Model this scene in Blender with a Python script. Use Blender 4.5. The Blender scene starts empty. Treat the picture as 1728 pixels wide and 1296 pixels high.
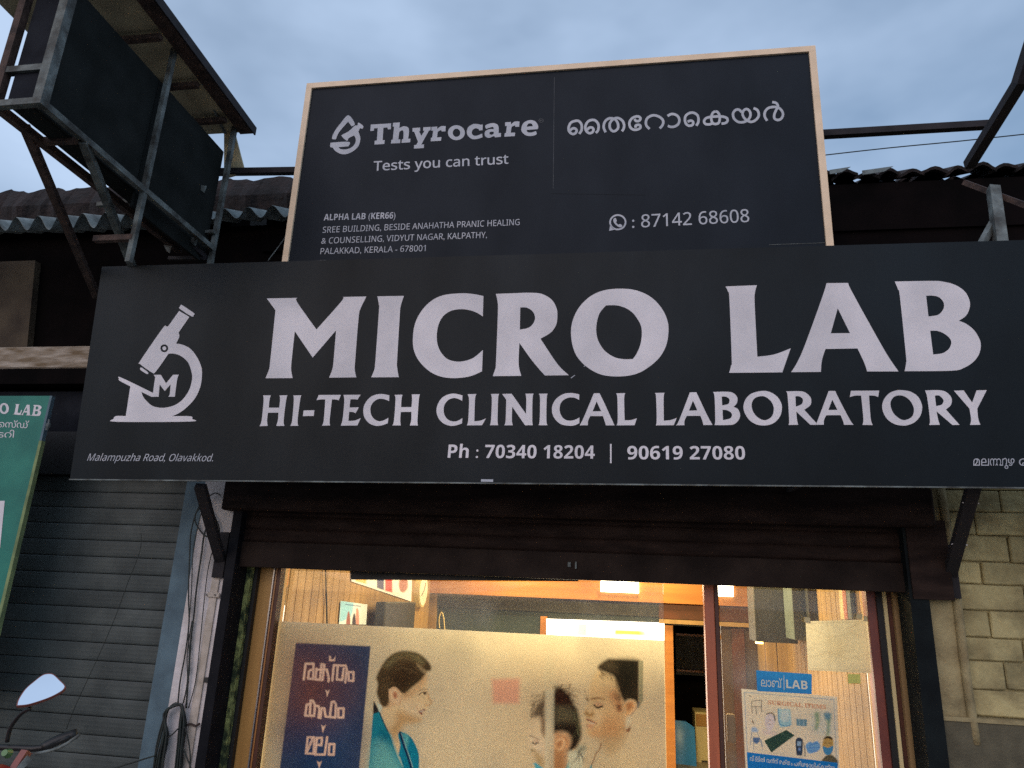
import bpy, bmesh, math, random
import numpy as np
from mathutils import Vector, Matrix
from mathutils.geometry import tessellate_polygon
R = math.radians
random.seed(7)
SC = bpy.context.scene
COL = SC.collection

# ------------------------------------------------------------------ camera
PITCH, YAW, ROLL, FPX = R(16.62), R(-9.42), R(2.49), 1200.0
CP = Vector((0, -4, 1.6))
_f = Vector((math.sin(YAW)*math.cos(PITCH), math.cos(YAW)*math.cos(PITCH), math.sin(PITCH)))
_r0 = Vector((math.cos(YAW), -math.sin(YAW), 0)); _u0 = _r0.cross(_f)
_r = _r0*math.cos(ROLL)+_u0*math.sin(ROLL); _u = -_r0*math.sin(ROLL)+_u0*math.cos(ROLL)
cam = bpy.data.objects.new('camera', bpy.data.cameras.new('camera')); COL.objects.link(cam)
M = Matrix((_r, _u, -_f)).transposed().to_4x4(); M.translation = CP
cam.matrix_world = M
cam.data.sensor_width = 36; cam.data.lens = FPX/1728*36
cam.data.clip_start = .05; cam.data.clip_end = 3000
SC.camera = cam

# ------------------------------------------------------------------ world, sun, exposure
w = bpy.data.worlds.new('World'); SC.world = w; w.use_nodes = True
nt = w.node_tree; nt.nodes.clear()
N = nt.nodes.new; L = nt.links.new
out = N('ShaderNodeOutputWorld'); bg = N('ShaderNodeBackground'); sky = N('ShaderNodeTexSky')
sky.sky_type = 'NISHITA'; sky.sun_disc = False
sky.sun_elevation = R(6); sky.sun_rotation = R(195)
sky.air_density = 1.0; sky.dust_density = 1.5; sky.ozone_density = 2.5
tc = N('ShaderNodeTexCoord'); mp = N('ShaderNodeMapping'); mp.inputs['Scale'].default_value = (1, 1, 2.2)
mp.inputs['Location'].default_value = (.35, .2, .1)
n1 = N('ShaderNodeTexNoise'); n1.inputs['Scale'].default_value = 1.6; n1.inputs['Detail'].default_value = 5; n1.inputs['Roughness'].default_value = .5
cr = N('ShaderNodeValToRGB'); cr.color_ramp.elements[0].position = .20; cr.color_ramp.elements[1].position = .60
mix = N('ShaderNodeMix'); mix.data_type = 'RGBA'
CLOUD = (2.85, 3.65, 4.9, 1)
mix.inputs[7].default_value = CLOUD
mul = N('ShaderNodeMix'); mul.data_type = 'RGBA'; mul.blend_type = 'MULTIPLY'; mul.inputs[0].default_value = 1
mul.inputs[7].default_value = (1.0, 1.0, 1.0, 1)
L(tc.outputs['Generated'], mp.inputs['Vector']); L(mp.outputs[0], n1.inputs['Vector']); L(n1.outputs[0], cr.inputs[0])
m3 = N('ShaderNodeMath'); m3.operation = 'MULTIPLY'; m3.inputs[1].default_value = .93
L(cr.outputs[0], m3.inputs[0]); L(m3.outputs[0], mix.inputs[0]); L(sky.outputs[0], mul.inputs[6]); L(mul.outputs[2], mix.inputs[6])
L(mix.outputs[2], bg.inputs[0]); bg.inputs[1].default_value = .12; L(bg.outputs[0], out.inputs[0])

sun = bpy.data.objects.new('sun', bpy.data.lights.new('sun', 'SUN')); COL.objects.link(sun)
sun.data.energy = .55; sun.data.angle = R(60); sun.data.color = (1.0, .77, .73)
# low glow behind the camera, a little to its left
sdir = Vector((math.sin(R(195))*math.cos(R(30)), math.cos(R(195))*math.cos(R(30)), math.sin(R(30))))
sun.rotation_euler = (-sdir).to_track_quat('-Z', 'Y').to_euler()
sun.location = (0, -20, 15)
SC.view_settings.view_transform = 'Standard'; SC.view_settings.look = 'None'
SC.view_settings.gamma = 1; SC.view_settings.exposure = 0.7
SC.render.engine = 'CYCLES'
SC.cycles.use_denoising = False
SC.cycles.max_bounces = 6; SC.cycles.transparent_max_bounces = 12
SC.cycles.sample_clamp_indirect = 1.2

# ------------------------------------------------------------------ projection helpers (pixel of the photo -> point on a plane)
def ray(px, py): return _f + _r*((px-864)/FPX) - _u*((py-648)/FPX)
def P(px, py, Y): d = ray(px, py); return CP + d*((Y-CP.y)/d.y)
def PX(px, py, X): d = ray(px, py); return CP + d*((X-CP.x)/d.x)
class Plane:
    def __init__(s, p, tilt=0, ):
        s.p = Vector(p); s.n = Vector((0, -math.cos(tilt), -math.sin(tilt))); s.up = Vector((0, -math.sin(tilt), math.cos(tilt)))
    def at(s, px, py, off=0):
        d = ray(px, py); t = (s.p + s.n*off - CP).dot(s.n)/d.dot(s.n); return CP + d*t
    def xz(s, x, h, off=0):   # point from X and height along the panel
        return Vector((x, s.p.y, s.p.z)) + s.up*h + s.n*off

# ------------------------------------------------------------------ materials
def lin(c):
    c = c/255.0
    return c/12.92 if c <= .04045 else ((c+.055)/1.055)**2.4
def rgb(r, g, b): return (lin(r), lin(g), lin(b), 1)
MATS = {}
def mat(name, c1, c2=None, rough=.7, scale=6, bump=0, metal=0, spec=.5, stretch=None, detail=6, bscale=None, lo=.35, hi=.65, var=0, blot=0):
    if name in MATS: return MATS[name]
    m = bpy.data.materials.new(name); m.use_nodes = True; t = m.node_tree; b = t.nodes['Principled BSDF']
    b.inputs['Roughness'].default_value = rough; b.inputs['Metallic'].default_value = metal
    b.inputs['Specular IOR Level'].default_value = spec
    c1 = (*c1[:3], 1); c2 = (*(c2 or [x*.7 for x in c1[:3]])[:3], 1)
    geo = t.nodes.new('ShaderNodeNewGeometry'); mpp = t.nodes.new('ShaderNodeMapping')
    mpp.inputs['Scale'].default_value = stretch or (1, 1, 1)
    t.links.new(geo.outputs['Position'], mpp.inputs['Vector'])
    n = t.nodes.new('ShaderNodeTexNoise'); n.inputs['Scale'].default_value = scale; n.inputs['Detail'].default_value = detail
    t.links.new(mpp.outputs[0], n.inputs['Vector'])
    rp = t.nodes.new('ShaderNodeValToRGB'); rp.color_ramp.elements[0].position = lo; rp.color_ramp.elements[1].position = hi
    rp.color_ramp.elements[0].color = c2; rp.color_ramp.elements[1].color = c1
    t.links.new(n.outputs[0], rp.inputs[0]); csock = rp.outputs[0]
    def mult(sock, fac):
        q = t.nodes.new('ShaderNodeVectorMath'); q.operation = 'SCALE'; t.links.new(sock, q.inputs[0]); t.links.new(fac, q.inputs['Scale']); return q.outputs[0]
    if var:
        oi = t.nodes.new('ShaderNodeObjectInfo'); v = t.nodes.new('ShaderNodeMapRange'); v.inputs[3].default_value = 1-var; v.inputs[4].default_value = 1+var*.6
        t.links.new(oi.outputs['Random'], v.inputs[0]); csock = mult(csock, v.outputs[0])
    if blot:
        n3 = t.nodes.new('ShaderNodeTexNoise'); n3.inputs['Scale'].default_value = scale*.45; n3.inputs['Detail'].default_value = 9; n3.inputs['Roughness'].default_value = .68
        t.links.new(geo.outputs['Position'], n3.inputs['Vector'])
        v = t.nodes.new('ShaderNodeMapRange'); v.inputs[1].default_value = .36; v.inputs[2].default_value = .56; v.inputs[3].default_value = 1-blot; v.inputs[4].default_value = 1.05
        t.links.new(n3.outputs[0], v.inputs[0]); csock = mult(csock, v.outputs[0])
    t.links.new(csock, b.inputs['Base Color'])
    mr = t.nodes.new('ShaderNodeMapRange'); mr.inputs[3].default_value = min(1, rough+.12); mr.inputs[4].default_value = max(.02, rough-.12)
    t.links.new(n.outputs[0], mr.inputs[0]); t.links.new(mr.outputs[0], b.inputs['Roughness'])
    if bump:
        n2 = t.nodes.new('ShaderNodeTexNoise'); n2.inputs['Scale'].default_value = bscale or scale*4; n2.inputs['Detail'].default_value = 8
        t.links.new(mpp.outputs[0], n2.inputs['Vector'])
        bp = t.nodes.new('ShaderNodeBump'); bp.inputs['Strength'].default_value = bump; bp.inputs['Distance'].default_value = .02
        t.links.new(n2.outputs[0], bp.inputs['Height']); t.links.new(bp.outputs[0], b.inputs['Normal'])
    MATS[name] = m; return m
def emis(name, c, s):
    if name in MATS: return MATS[name]
    m = bpy.data.materials.new(name); m.use_nodes = True; b = m.node_tree.nodes['Principled BSDF']
    b.inputs['Base Color'].default_value = (*c[:3], 1); b.inputs['Emission Color'].default_value = (*c[:3], 1)
    b.inputs['Emission Strength'].default_value = s; MATS[name] = m; return m
def vcol(name, rough=.6, trans=0, spec=.3, emit=0):
    m = bpy.data.materials.new(name); m.use_nodes = True; t = m.node_tree; b = t.nodes['Principled BSDF']
    a = t.nodes.new('ShaderNodeVertexColor'); a.layer_name = 'print'
    t.links.new(a.outputs[0], b.inputs['Base Color']); b.inputs['Roughness'].default_value = rough; b.inputs['Specular IOR Level'].default_value = spec
    if emit:
        t.links.new(a.outputs[0], b.inputs['Emission Color']); b.inputs['Emission Strength'].default_value = emit
    if trans:
        tr = t.nodes.new('ShaderNodeBsdfTranslucent'); mx = t.nodes.new('ShaderNodeMixShader'); mx.inputs[0].default_value = trans
        t.links.new(a.outputs[0], tr.inputs[0]); t.links.new(b.outputs[0], mx.inputs[1]); t.links.new(tr.outputs[0], mx.inputs[2])
        t.links.new(mx.outputs[0], t.nodes['Material Output'].inputs[0])
    return m

m_sign = mat('black_sign_vinyl', (.0095, .0150, .0195), (.0065, .0100, .0125), rough=.42, scale=1.6, spec=.16, bump=.10, bscale=2.2, stretch=(1.6, 1, .7), blot=.22)
m_sign2 = mat('navy_sign_vinyl', (.0060, .0120, .0200), (.004, .0085, .0145), rough=.45, scale=2.2, spec=.14, bump=.08, bscale=3, stretch=(1.5, 1, .8))
m_white = mat('white_vinyl', (.80, .755, .775), (.68, .65, .67), rough=.5, scale=3.5, spec=.3, blot=.10)
m_grey = mat('light_grey_vinyl', (.53, .54, .575), (.42, .44, .48), rough=.5, scale=7, spec=.3)
m_cream = mat('cream_painted_frame', (.92, .70, .48), (.80, .60, .40), rough=.6, scale=8)
m_tube = mat('weathered_steel_tube', (.19, .22, .21), (.055, .055, .048), rough=.7, scale=11, bump=.3, metal=.1, blot=.4)
m_rust = mat('rusty_steel_tube', (.10, .06, .045), (.035, .022, .018), rough=.85, scale=18, bump=.3)
m_darkbar = mat('dark_brown_steel', (.016, .011, .013), (.009, .007, .008), rough=.8, scale=10, bump=.1)
m_board = mat('black_board', (.020, .023, .022), (.012, .014, .013), rough=.9, spec=.1, scale=5, bump=.05)
m_navy = mat('navy_board', (.010, .012, .018), (.006, .007, .011), spec=.1, rough=.7, scale=8)
m_roofun = mat('tan_roof_underside', (.55, .47, .29), (.30, .26, .17), rough=.8, scale=4, bump=.1)
m_shut = mat('dark_shutter_steel', (.036, .021, .016), (.017, .010, .008), rough=.75, scale=4, stretch=(1, 1, 5), spec=.12, var=.15, blot=.3)
m_shutbar = mat('shutter_bottom_bar_steel', (.034, .022, .017), (.017, .011, .009), spec=.12, rough=.75, scale=4, blot=.35)
m_rail = mat('black_guide_rail', (.009, .009, .012), (.006, .006, .008), rough=.7, spec=.15, scale=9)
m_railr = mat('blue_black_guide_rail', (.007, .011, .012), (.004, .006, .007), rough=.7, spec=.15, scale=9)
m_plas = mat('white_plaster', (.78, .72, .71), (.55, .50, .46), rough=.9, scale=4, bump=.4, lo=.3, hi=.6, blot=.25)
m_plas2 = mat('plaster_stain', (.58, .50, .43), (.40, .34, .27), rough=.9, scale=12, bump=.2)
m_nshut = mat('green_grey_shutter_steel', (.085, .100, .095), (.052, .063, .061), rough=.6, scale=3.5, spec=.3, var=.10, blot=.30)
m_blue = mat('blue_grey_paint', (.10, .165, .20), (.065, .105, .13), rough=.7, scale=7, bump=.1)
m_brick = mat('cream_block_yellow_lit', (.48, .40, .19), (.34, .275, .13), rough=.9, scale=7, bump=.9, bscale=16, lo=.36, hi=.56, var=.22, blot=.45)  # cream paint; the yellow light on the wall is put into this colour and the mortar
m_mortar = mat('painted_mortar', (.46, .385, .19), (.25, .205, .10), rough=.95, scale=11, bump=.8, bscale=25)
m_band = mat('dark_plaster_band', (.12, .105, .065), (.085, .075, .047), rough=.95, scale=12, bump=.3, bscale=80)
m_colm = mat('ochre_plaster', (.40, .33, .17), (.26, .20, .10), rough=.9, scale=8, bump=.5, blot=.4)
m_beam = mat('stained_pale_beam', (.42, .36, .29), (.16, .11, .06), rough=.9, scale=6, stretch=(1, 1, 5), bump=.2)
m_oldwall = mat('brown_old_wall', (.10, .075, .045), (.035, .024, .016), rough=.95, scale=2.5, bump=.3)
m_dark = mat('near_black_wall', (.006, .004, .004), (.003, .0025, .0025), rough=.95, spec=.05, scale=4)  # near-black matte for walls, roof boards and backing
m_wall = mat('back_building_wall', (.05, .04, .035), (.03, .022, .02), rough=.95, scale=3, bump=.1)
m_tile = mat('old_clay_tile', (.030, .018, .016), (.012, .010, .010), rough=.95, scale=9, bump=.8, var=.45)
m_sheet = mat('weathered_fibre_cement', (.23, .28, .28), (.11, .13, .13), rough=.9, scale=10, bump=.2)
m_moss = mat('mossy_edge', (.32, .36, .12), (.025, .04, .016), rough=.95, scale=26, bump=.9, stretch=(1, 1, .6), lo=.4, hi=.62)
m_jamb = mat('orange_laminate', (.50, .27, .075), (.40, .20, .05), rough=.4, scale=3, stretch=(6, 6, .5))
m_wood = mat('tan_wood_board', (.38, .245, .11), (.30, .185, .08), rough=.45, scale=4, stretch=(5, 5, .4), var=.08)
m_groove = mat('dark_wood_groove', (.14, .07, .03), (.09, .045, .02), rough=.8, scale=6)
m_beamw = mat('orange_wood_beam', (.45, .19, .05), (.36, .14, .035), rough=.3, scale=2.2, stretch=(.5, 5, 9), spec=.6)
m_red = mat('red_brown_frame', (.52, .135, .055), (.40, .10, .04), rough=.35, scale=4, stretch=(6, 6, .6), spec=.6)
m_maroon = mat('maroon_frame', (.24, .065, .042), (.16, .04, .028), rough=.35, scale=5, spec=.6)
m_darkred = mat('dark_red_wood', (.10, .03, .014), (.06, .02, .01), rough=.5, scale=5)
m_teal = mat('teal_reflection_wall', (.042, .062, .060), (.028, .042, .042), rough=.35, scale=3.5, lo=.35, hi=.7)  # back wall tone; imitates the bluish reflection in the glass
m_brown = mat('brown_reflection_wall', (.10, .06, .035), (.07, .04, .022), rough=.4, scale=3)  # wall colour carries the brown reflection of the right pane
m_greyb = mat('grey_cabinet', (.035, .034, .028), (.024, .023, .019), rough=.5, scale=6)
m_bgrey = mat('blue_grey_cabinet', (.10, .125, .125), (.08, .10, .10), rough=.5, scale=6)
m_black = mat('black_plastic', (.012, .012, .012), (.008, .008, .008), rough=.5, scale=5)
m_cable = mat('black_cable', (.016, .024, .018), (.010, .012, .010), rough=.5, scale=20)
m_floor = mat('interior_floor', (.35, .30, .22), None, rough=.5)
m_ceil = mat('interior_ceiling', (.60, .42, .22), None, rough=.6)
m_cream2 = mat('cream_cabinet', (.75, .62, .32), (.68, .55, .28), rough=.4, scale=3)
m_chair = mat('blue_chair_plastic', (.05, .30, .75), (.04, .24, .62), rough=.35, scale=4)
m_steel = mat('bright_steel', (.45, .46, .48), (.35, .36, .38), rough=.3, metal=.8)
m_asph = mat('asphalt', (.055, .053, .05), (.04, .04, .038), rough=.95, scale=3, bump=.4, bscale=60)
m_pave = mat('concrete_pavement', (.32, .30, .27), (.24, .22, .20), rough=.95, scale=3, bump=.3, bscale=40)
m_green = mat('green_banner', (.012, .20, .145), (.010, .15, .115), rough=.6, scale=5)
m_edge = mat('yellow_green_edge', (.26, .33, .14), (.15, .20, .09), rough=.8, scale=12)
m_clockw = mat('clock_white', (.85, .83, .7), (.8, .78, .66), rough=.4)
m_redp = mat('red_motorcycle_paint', (.35, .03, .015), (.28, .022, .012), rough=.25, scale=3, spec=.6)
m_mirror = mat('mirror_glass', (.86, .90, .95), (.86, .90, .95), rough=.02, metal=1.0)
MATS['mirror_glass'].node_tree.nodes['Principled BSDF'].inputs['Roughness'].default_value = .02
for l in list(MATS['mirror_glass'].node_tree.links):
    if l.to_socket.name == 'Roughness': MATS['mirror_glass'].node_tree.links.remove(l)

# ------------------------------------------------------------------ mesh helpers
def tag(o, label=None, cat=None, group=None, kind=None):
    if label: o['label'] = label
    if cat: o['category'] = cat
    if group: o['group'] = group
    if kind: o['kind'] = kind
    return o
def link(o, parent=None):
    COL.objects.link(o)
    if parent is not None:
        o.parent = parent
        o.matrix_parent_inverse = WM[parent.name].inverted()
    WM[o.name] = o.matrix_basis.copy() if parent is None else (WM[parent.name] @ o.matrix_parent_inverse @ o.matrix_basis)
    return o
WM = {}
def thing(name, loc, label, cat, group=None):
    o = bpy.data.objects.new(name, None); o.location = loc; o.empty_display_size = .1
    COL.objects.link(o); WM[o.name] = Matrix.Translation(Vector(loc)); return tag(o, label, cat, group)
class MB:
    def __init__(s): s.v = []; s.f = []
    def add(s, v, f):
        k = len(s.v); s.v += [tuple(x) for x in v]; s.f += [tuple(i+k for i in q) for q in f]; return s
    def box(s, a, b):
        x0, y0, z0 = a; x1, y1, z1 = b
        v = [(x0,y0,z0),(x1,y0,z0),(x1,y1,z0),(x0,y1,z0),(x0,y0,z1),(x1,y0,z1),(x1,y1,z1),(x0,y1,z1)]
        return s.add(v, [(0,3,2,1),(4,5,6,7),(0,1,5,4),(1,2,6,5),(2,3,7,6),(3,0,4,7)])
    def hexa(s, q, d):    # quad q extruded by vector d
        q = [Vector(p) for p in q]; v = q + [p+Vector(d) for p in q]
        return s.add(v, [(0,1,2,3),(7,6,5,4),(0,4,5,1),(1,5,6,2),(2,6,7,3),(3,7,4,0)])
    def bar(s, a, b, wd, ht=None, side=None):
        a = Vector(a); b = Vector(b); d = (b-a).normalized(); ht = ht or wd
        sd = Vector(side) if side else (Vector((0,0,1)) if abs(d.z) < .9 else Vector((1,0,0)))
        u = d.cross(sd).normalized(); v = u.cross(d).normalized()
        q = [a+u*(sx*wd/2)+v*(sy*ht/2) for sx, sy in ((-1,-1),(1,-1),(1,1),(-1,1))]
        return s.hexa(q, b-a)
    def tube(s, pts, r, n=6, smooth=3):
        pts = [Vector(p) for p in pts]
        if smooth > 1 and len(pts) > 2:
            o = []
            for i in range(len(pts)-1):
                p0 = pts[max(i-1,0)]; p1 = pts[i]; p2 = pts[i+1]; p3 = pts[min(i+2,len(pts)-1)]
                for k in range(smooth):
                    t = k/smooth
                    o.append(.5*((2*p1)+(p2-p0)*t+(2*p0-5*p1+4*p2-p3)*t*t+(3*p1-p0-3*p2+p3)*t**3))
            pts = o+[pts[-1]]
        rings = []; up = Vector((0, 1, .01)).normalized()
        for i, p in enumerate(pts):
            d = (pts[min(i+1,len(pts)-1)]-pts[max(i-1,0)])
            d = d.normalized() if d.length > 1e-9 else Vector((0,0,1))
            u = d.cross(up); u = u.normalized() if u.length > 1e-3 else d.cross(Vector((1,0,0))).normalized()
            v = d.cross(u).normalized(); rr = r[i*len(r)//len(pts)] if isinstance(r, (list, tuple)) else r
            rings.append([p+u*(rr*math.cos(2*math.pi*k/n))+v*(rr*math.sin(2*math.pi*k/n)) for k in range(n)])
        v = [q for rg in rings for q in rg]; f = []
        for i in range(len(rings)-1):
            for k in range(n):
                f.append((i*n+k, i*n+(k+1)%n, (i+1)*n+(k+1)%n, (i+1)*n+k))
        f.append(tuple(range(n-1,-1,-1))); f.append(tuple((len(rings)-1)*n+k for k in range(n)))
        return s.add(v, f)
    def disc(s, c, nrm, r, h, n=24, r2=None):
        c = Vector(c); nrm = Vector(nrm).normalized(); u = nrm.orthogonal().normalized(); v = nrm.cross(u); r2 = r if r2 is None else r2
        a = [c+u*(r*math.cos(2*math.pi*k/n))+v*(r*math.sin(2*math.pi*k/n)) for k in range(n)]
        b = [c+nrm*h+u*(r2*math.cos(2*math.pi*k/n))+v*(r2*math.sin(2*math.pi*k/n)) for k in range(n)]
        return s.add(a+b, [tuple(range(n-1,-1,-1)), tuple(range(n, 2*n))]+[(k,(k+1)%n,n+(k+1)%n,n+k) for k in range(n)])
    def mesh(s, name, m, smooth=False, bev=0):
        me = bpy.data.meshes.new(name); me.from_pydata(s.v, [], s.f); me.materials.append(m)
        if bev:
            bm = bmesh.new(); bm.from_mesh(me)
            bmesh.ops.bevel(bm, geom=bm.edges[:], offset=bev, segments=1, affect='EDGES', profile=.5)
            bm.to_mesh(me); bm.free()
        if smooth:
            for p in me.polygons: p.use_smooth = True
        me.update(); return me
    def build(s, name, m, parent=None, smooth=False, bev=0):
        base = Vector((0,0,0))
        if parent is None:
            a = np.array(s.v); base = Vector(((a[:,0].min()+a[:,0].max())/2, (a[:,1].min()+a[:,1].max())/2, a[:,2].min()))
            s.v = [tuple(Vector(p)-base) for p in s.v]
        me = s.mesh(name, m, smooth, bev); o = bpy.data.objects.new(name, me); o.location = base
        return link(o, parent)
def inst(me, name, loc, parent, rot=(0,0,0)):
    o = bpy.data.objects.new(name, me); o.location = loc; o.rotation_euler = rot; return link(o, parent)

# ------------------------------------------------------------------ lettering helpers
def parse(s, ox=0, oy=0, sc=1.0, dx=0, dy=0):
    pts = []
    for tok in s.split():
        c = tok.endswith('*'); x, y = tok.rstrip('*').split(',')
        pts.append((ox+(float(x)+dx)/sc, oy+(float(y)+dy)/sc, c))
    return pts
def smoothp(pts, k=5, closed=True):
    n = len(pts); o = []
    rng = range(n) if closed else range(n-1)
    for i in rng:
        a = pts[i]; b = pts[(i+1) % n]
        if a[2] and b[2]: o.append((a[0], a[1])); continue
        p = pts[(i-1) % n] if not a[2] and (closed or i > 0) else a
        q = pts[(i+2) % n] if not b[2] and (closed or i+2 < n) else b
        for j in range(k):
            t = j/k
            o.append(tuple(.5*(2*a[d]+(b[d]-p[d])*t+(2*p[d]-5*a[d]+4*b[d]-q[d])*t*t+(3*a[d]-p[d]-3*b[d]+q[d])*t**3) for d in (0,1)))
    if not closed: o.append((pts[-1][0], pts[-1][1]))
    return o
def glyphs(name, shapes, pl, m, parent, off=.0015, ox=0, oy=0, sc=1.0):
    """shapes: list of (outer, [holes]) traced outlines -> one flat lettering mesh lying on the panel"""
    mb = MB()
    for sh in shapes:
        outer, holes = sh[0], sh[1]; o2 = sh[2] if len(sh) > 2 else (ox, oy, sc)
        loops = [smoothp(parse(outer, *o2))]+[smoothp(parse(h, *o2)) for h in holes]
        tri = tessellate_polygon([[Vector((x, y, 0)) for x, y in lp] for lp in loops])
        flat = [q for lp in loops for q in lp]
        vs = [pl.at(x, y, off) for x, y in flat]; fs = [tuple(t) for t in tri]
        if name == 'letter': b = MB(); b.add(vs, fs); b.build(name, m, parent)
        else: mb.add(vs, fs)
    return None if name == 'letter' else mb.build(name, m, parent)
def circ(cx, cy, rx, ry, n=20):
    return ' '.join('%.2f,%.2f' % (cx+rx*math.cos(2*math.pi*k/n), cy+ry*math.sin(2*math.pi*k/n)) for k in range(n))
def sans(s, up=0x1D5A0, lo=0x1D5BA, dg=0x1D7E2):
    return ''.join(chr(up+ord(c)-65) if 'A' <= c <= 'Z' else chr(lo+ord(c)-97) if 'a' <= c <= 'z' else chr(dg+ord(c)-48) if '0' <= c <= '9' and dg else c for c in s)
def sansb(s): return sans(s, 0x1D5D4, 0x1D5EE, 0x1D7EC)
def text(name, s, B0, B1, U0, U1, at, m, parent, bold=0, cap=.70, res=3, glue=None):
    """baseline from pixel B0 to B1, cap-height vectors U0, U1, on the surface given by at(px,py)"""
    c = bpy.data.curves.new('t', 'FONT'); c.body = s; c.offset = bold; c.resolution_u = res
    o = bpy.data.objects.new('t', c); me = bpy.data.meshes.new_from_object(o)
    x0 = min(v.co.x for v in me.vertices); x1 = max(v.co.x for v in me.vertices)
    vs = []
    for v in me.vertices:
        t = (v.co.x-x0)/(x1-x0); h = v.co.y/cap
        px = B0[0]+(B1[0]-B0[0])*t+h*(U0[0]+(U1[0]-U0[0])*t); py = B0[1]+(B1[1]-B0[1])*t+h*(U0[1]+(U1[1]-U0[1])*t)
        vs.append(at(px, py))
    fs = [tuple(p.vertices) for p in me.polygons]
    bpy.data.meshes.remove(me); bpy.data.objects.remove(o); bpy.data.curves.remove(c)
    mb = MB(); mb.add(vs, fs)
    if glue is not None: glue.add(vs, fs); return glue
    return mb.build(name, m, parent)

# ------------------------------------------------------------------ flat print painter
class Paint:
    """a printed picture: colours evaluated on a fine grid lying on the sheet"""
    def __init__(s, quad, nx, ny, base, white=(205,180,130), alb=.75):
        s.q = quad; s.nx, s.ny = nx, ny; u, v = np.meshgrid(np.linspace(0,1,nx+1), np.linspace(0,1,ny+1))
        (a, b, c, d) = [np.array(p, float) for p in quad]   # TL TR BR BL
        uu = u[...,None]; vv = v[...,None]
        g = (a*(1-uu)+b*uu)*(1-vv)+(d*(1-uu)+c*uu)*vv
        s.x = g[...,0]; s.y = g[...,1]; s.w = np.array([lin(t) for t in white])/alb
        s.c = np.ones(s.x.shape+(3,))*s.col(base)
    def col(s, c): return np.clip(np.array([lin(t) for t in c])/s.w, 0, .95)
    def _sd(s, X, Y, pts, closed):
        d = np.full(X.shape, 1e9); ins = np.zeros(X.shape, bool); n = len(pts)
        for i in range(n if closed else n-1):
            x0, y0 = pts[i][:2]; x1, y1 = pts[(i+1) % n][:2]; ex, ey = x1-x0, y1-y0; l = ex*ex+ey*ey+1e-12
            t = np.clip(((X-x0)*ex+(Y-y0)*ey)/l, 0, 1); d = np.minimum(d, (X-x0-t*ex)**2+(Y-y0-t*ey)**2)
            if closed and y0 != y1:
                cnd = ((Y < y0) != (Y < y1)) & (X < ex*(Y-y0)/(y1-y0)+x0); ins ^= cnd
        return np.sqrt(d), ins
    def _apply(s, pts, fn, pad, color):
        xs = [p[0] for p in pts]; ys = [p[1] for p in pts]
        mk = (s.x > min(xs)-pad)&(s.x < max(xs)+pad)&(s.y > min(ys)-pad)&(s.y < max(ys)+pad)
        if not mk.any(): return
        a = fn(s.x[mk], s.y[mk])[:,None]; s.c[mk] = s.c[mk]*(1-a)+s.col(color)*a
    def fill(s, txt, color, soft=.8, alpha=1, o=(0,0,1), k=4):
        pts = smoothp(parse(txt, *o), k)
        if o[2] > 1: soft = max(.45, soft/o[2])
        def fn(X, Y):
            d, i = s._sd(X, Y, pts, True); sd = np.where(i, d, -d); return np.clip(.5+sd/soft*.5, 0, 1)*alpha
        s._apply(pts, fn, soft+1, color)
    def stroke(s, txt, wd, color, soft=.6, alpha=1, o=(0,0,1), sm=False):
        for part in txt.split(';'):
            pts = parse(part, *o); pts = smoothp(pts, 4, False) if sm else [(p[0], p[1]) for p in pts]
            def fn(X, Y):
                d, _ = s._sd(X, Y, pts, False); return np.clip(.5+(wd/2-d)/soft*.5, 0, 1)*alpha
            s._apply(pts, fn, wd+soft+1, color)
    def noise(s, amt, seed=1, blk=6):
        rs = np.random.RandomState(seed); a = rs.rand(s.ny//blk+3, s.nx//blk+3)
        yy = np.arange(s.ny+1)/blk; xx = np.arange(s.nx+1)/blk; yi = yy.astype(int); xi = xx.astype(int); fy = (yy-yi)[:,None]; fx = (xx-xi)[None]
        n = (a[yi][:,xi]*(1-fx)+a[yi][:,xi+1]*fx)*(1-fy)+(a[yi+1][:,xi]*(1-fx)+a[yi+1][:,xi+1]*fx)*fy
        s.c *= (1+(n-.5)*2*amt)[...,None]
    def build(s, name, at, m, parent=None, wave=0):
        nx, ny = s.nx, s.ny
        vs = [at(float(X), float(Y)) for X, Y in zip(s.x.ravel(), s.y.ravel())]
        if wave:
            rs = random.Random(3); ph = [(rs.uniform(.3,1), rs.uniform(-1,1), rs.uniform(0,6)) for _ in range(6)]
            vs = [v+Vector((0, -wave*(1+sum(math.sin(v.x*30*a+v.z*40*b+c) for a, b, c in ph)/3), 0)) for v in vs]
        W = nx+1; fs = [(j*W+i, (j+1)*W+i, (j+1)*W+i+1, j*W+i+1) for j in range(ny) for i in range(nx)]
        base = Vector((0,0,0))
        if parent is None:
            base = sum(vs, Vector())/len(vs); base.z = min(v.z for v in vs); vs = [v-base for v in vs]
        me = bpy.data.meshes.new(name); me.from_pydata([tuple(v) for v in vs], [], fs); me.materials.append(m)
        ca = me.color_attributes.new('print', 'FLOAT_COLOR', 'POINT')
        rgba = np.ones((len(vs), 4), np.float32); rgba[:,:3] = s.c.reshape(-1,3); ca.data.foreach_set('color', rgba.ravel())
        o = bpy.data.objects.new(name, me); o.location = base; return link(o, parent)

# ================================================================== GROUND
def struct(name, mb, m): return tag(mb.build(name, m), kind='structure')
mb = MB(); mb.box((-600,-600,-.35), (600,600,-.30)); struct('ground', mb, m_pave)
mb = MB(); mb.box((-600,-14,-.296), (600,-3.2,-.150)); struct('road', mb, m_asph)
mb = MB(); mb.box((-60,-3.05,-.296), (60,-.02,-.03)); struct('pavement', mb, m_pave)
mb = MB()
for i in range(-40, 40): mb.box((i*1.5+.01,-3.19,-.296), (i*1.5+1.49,-3.06,-.02))
tag(mb.build('kerb', m_pave), kind='structure')

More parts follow.
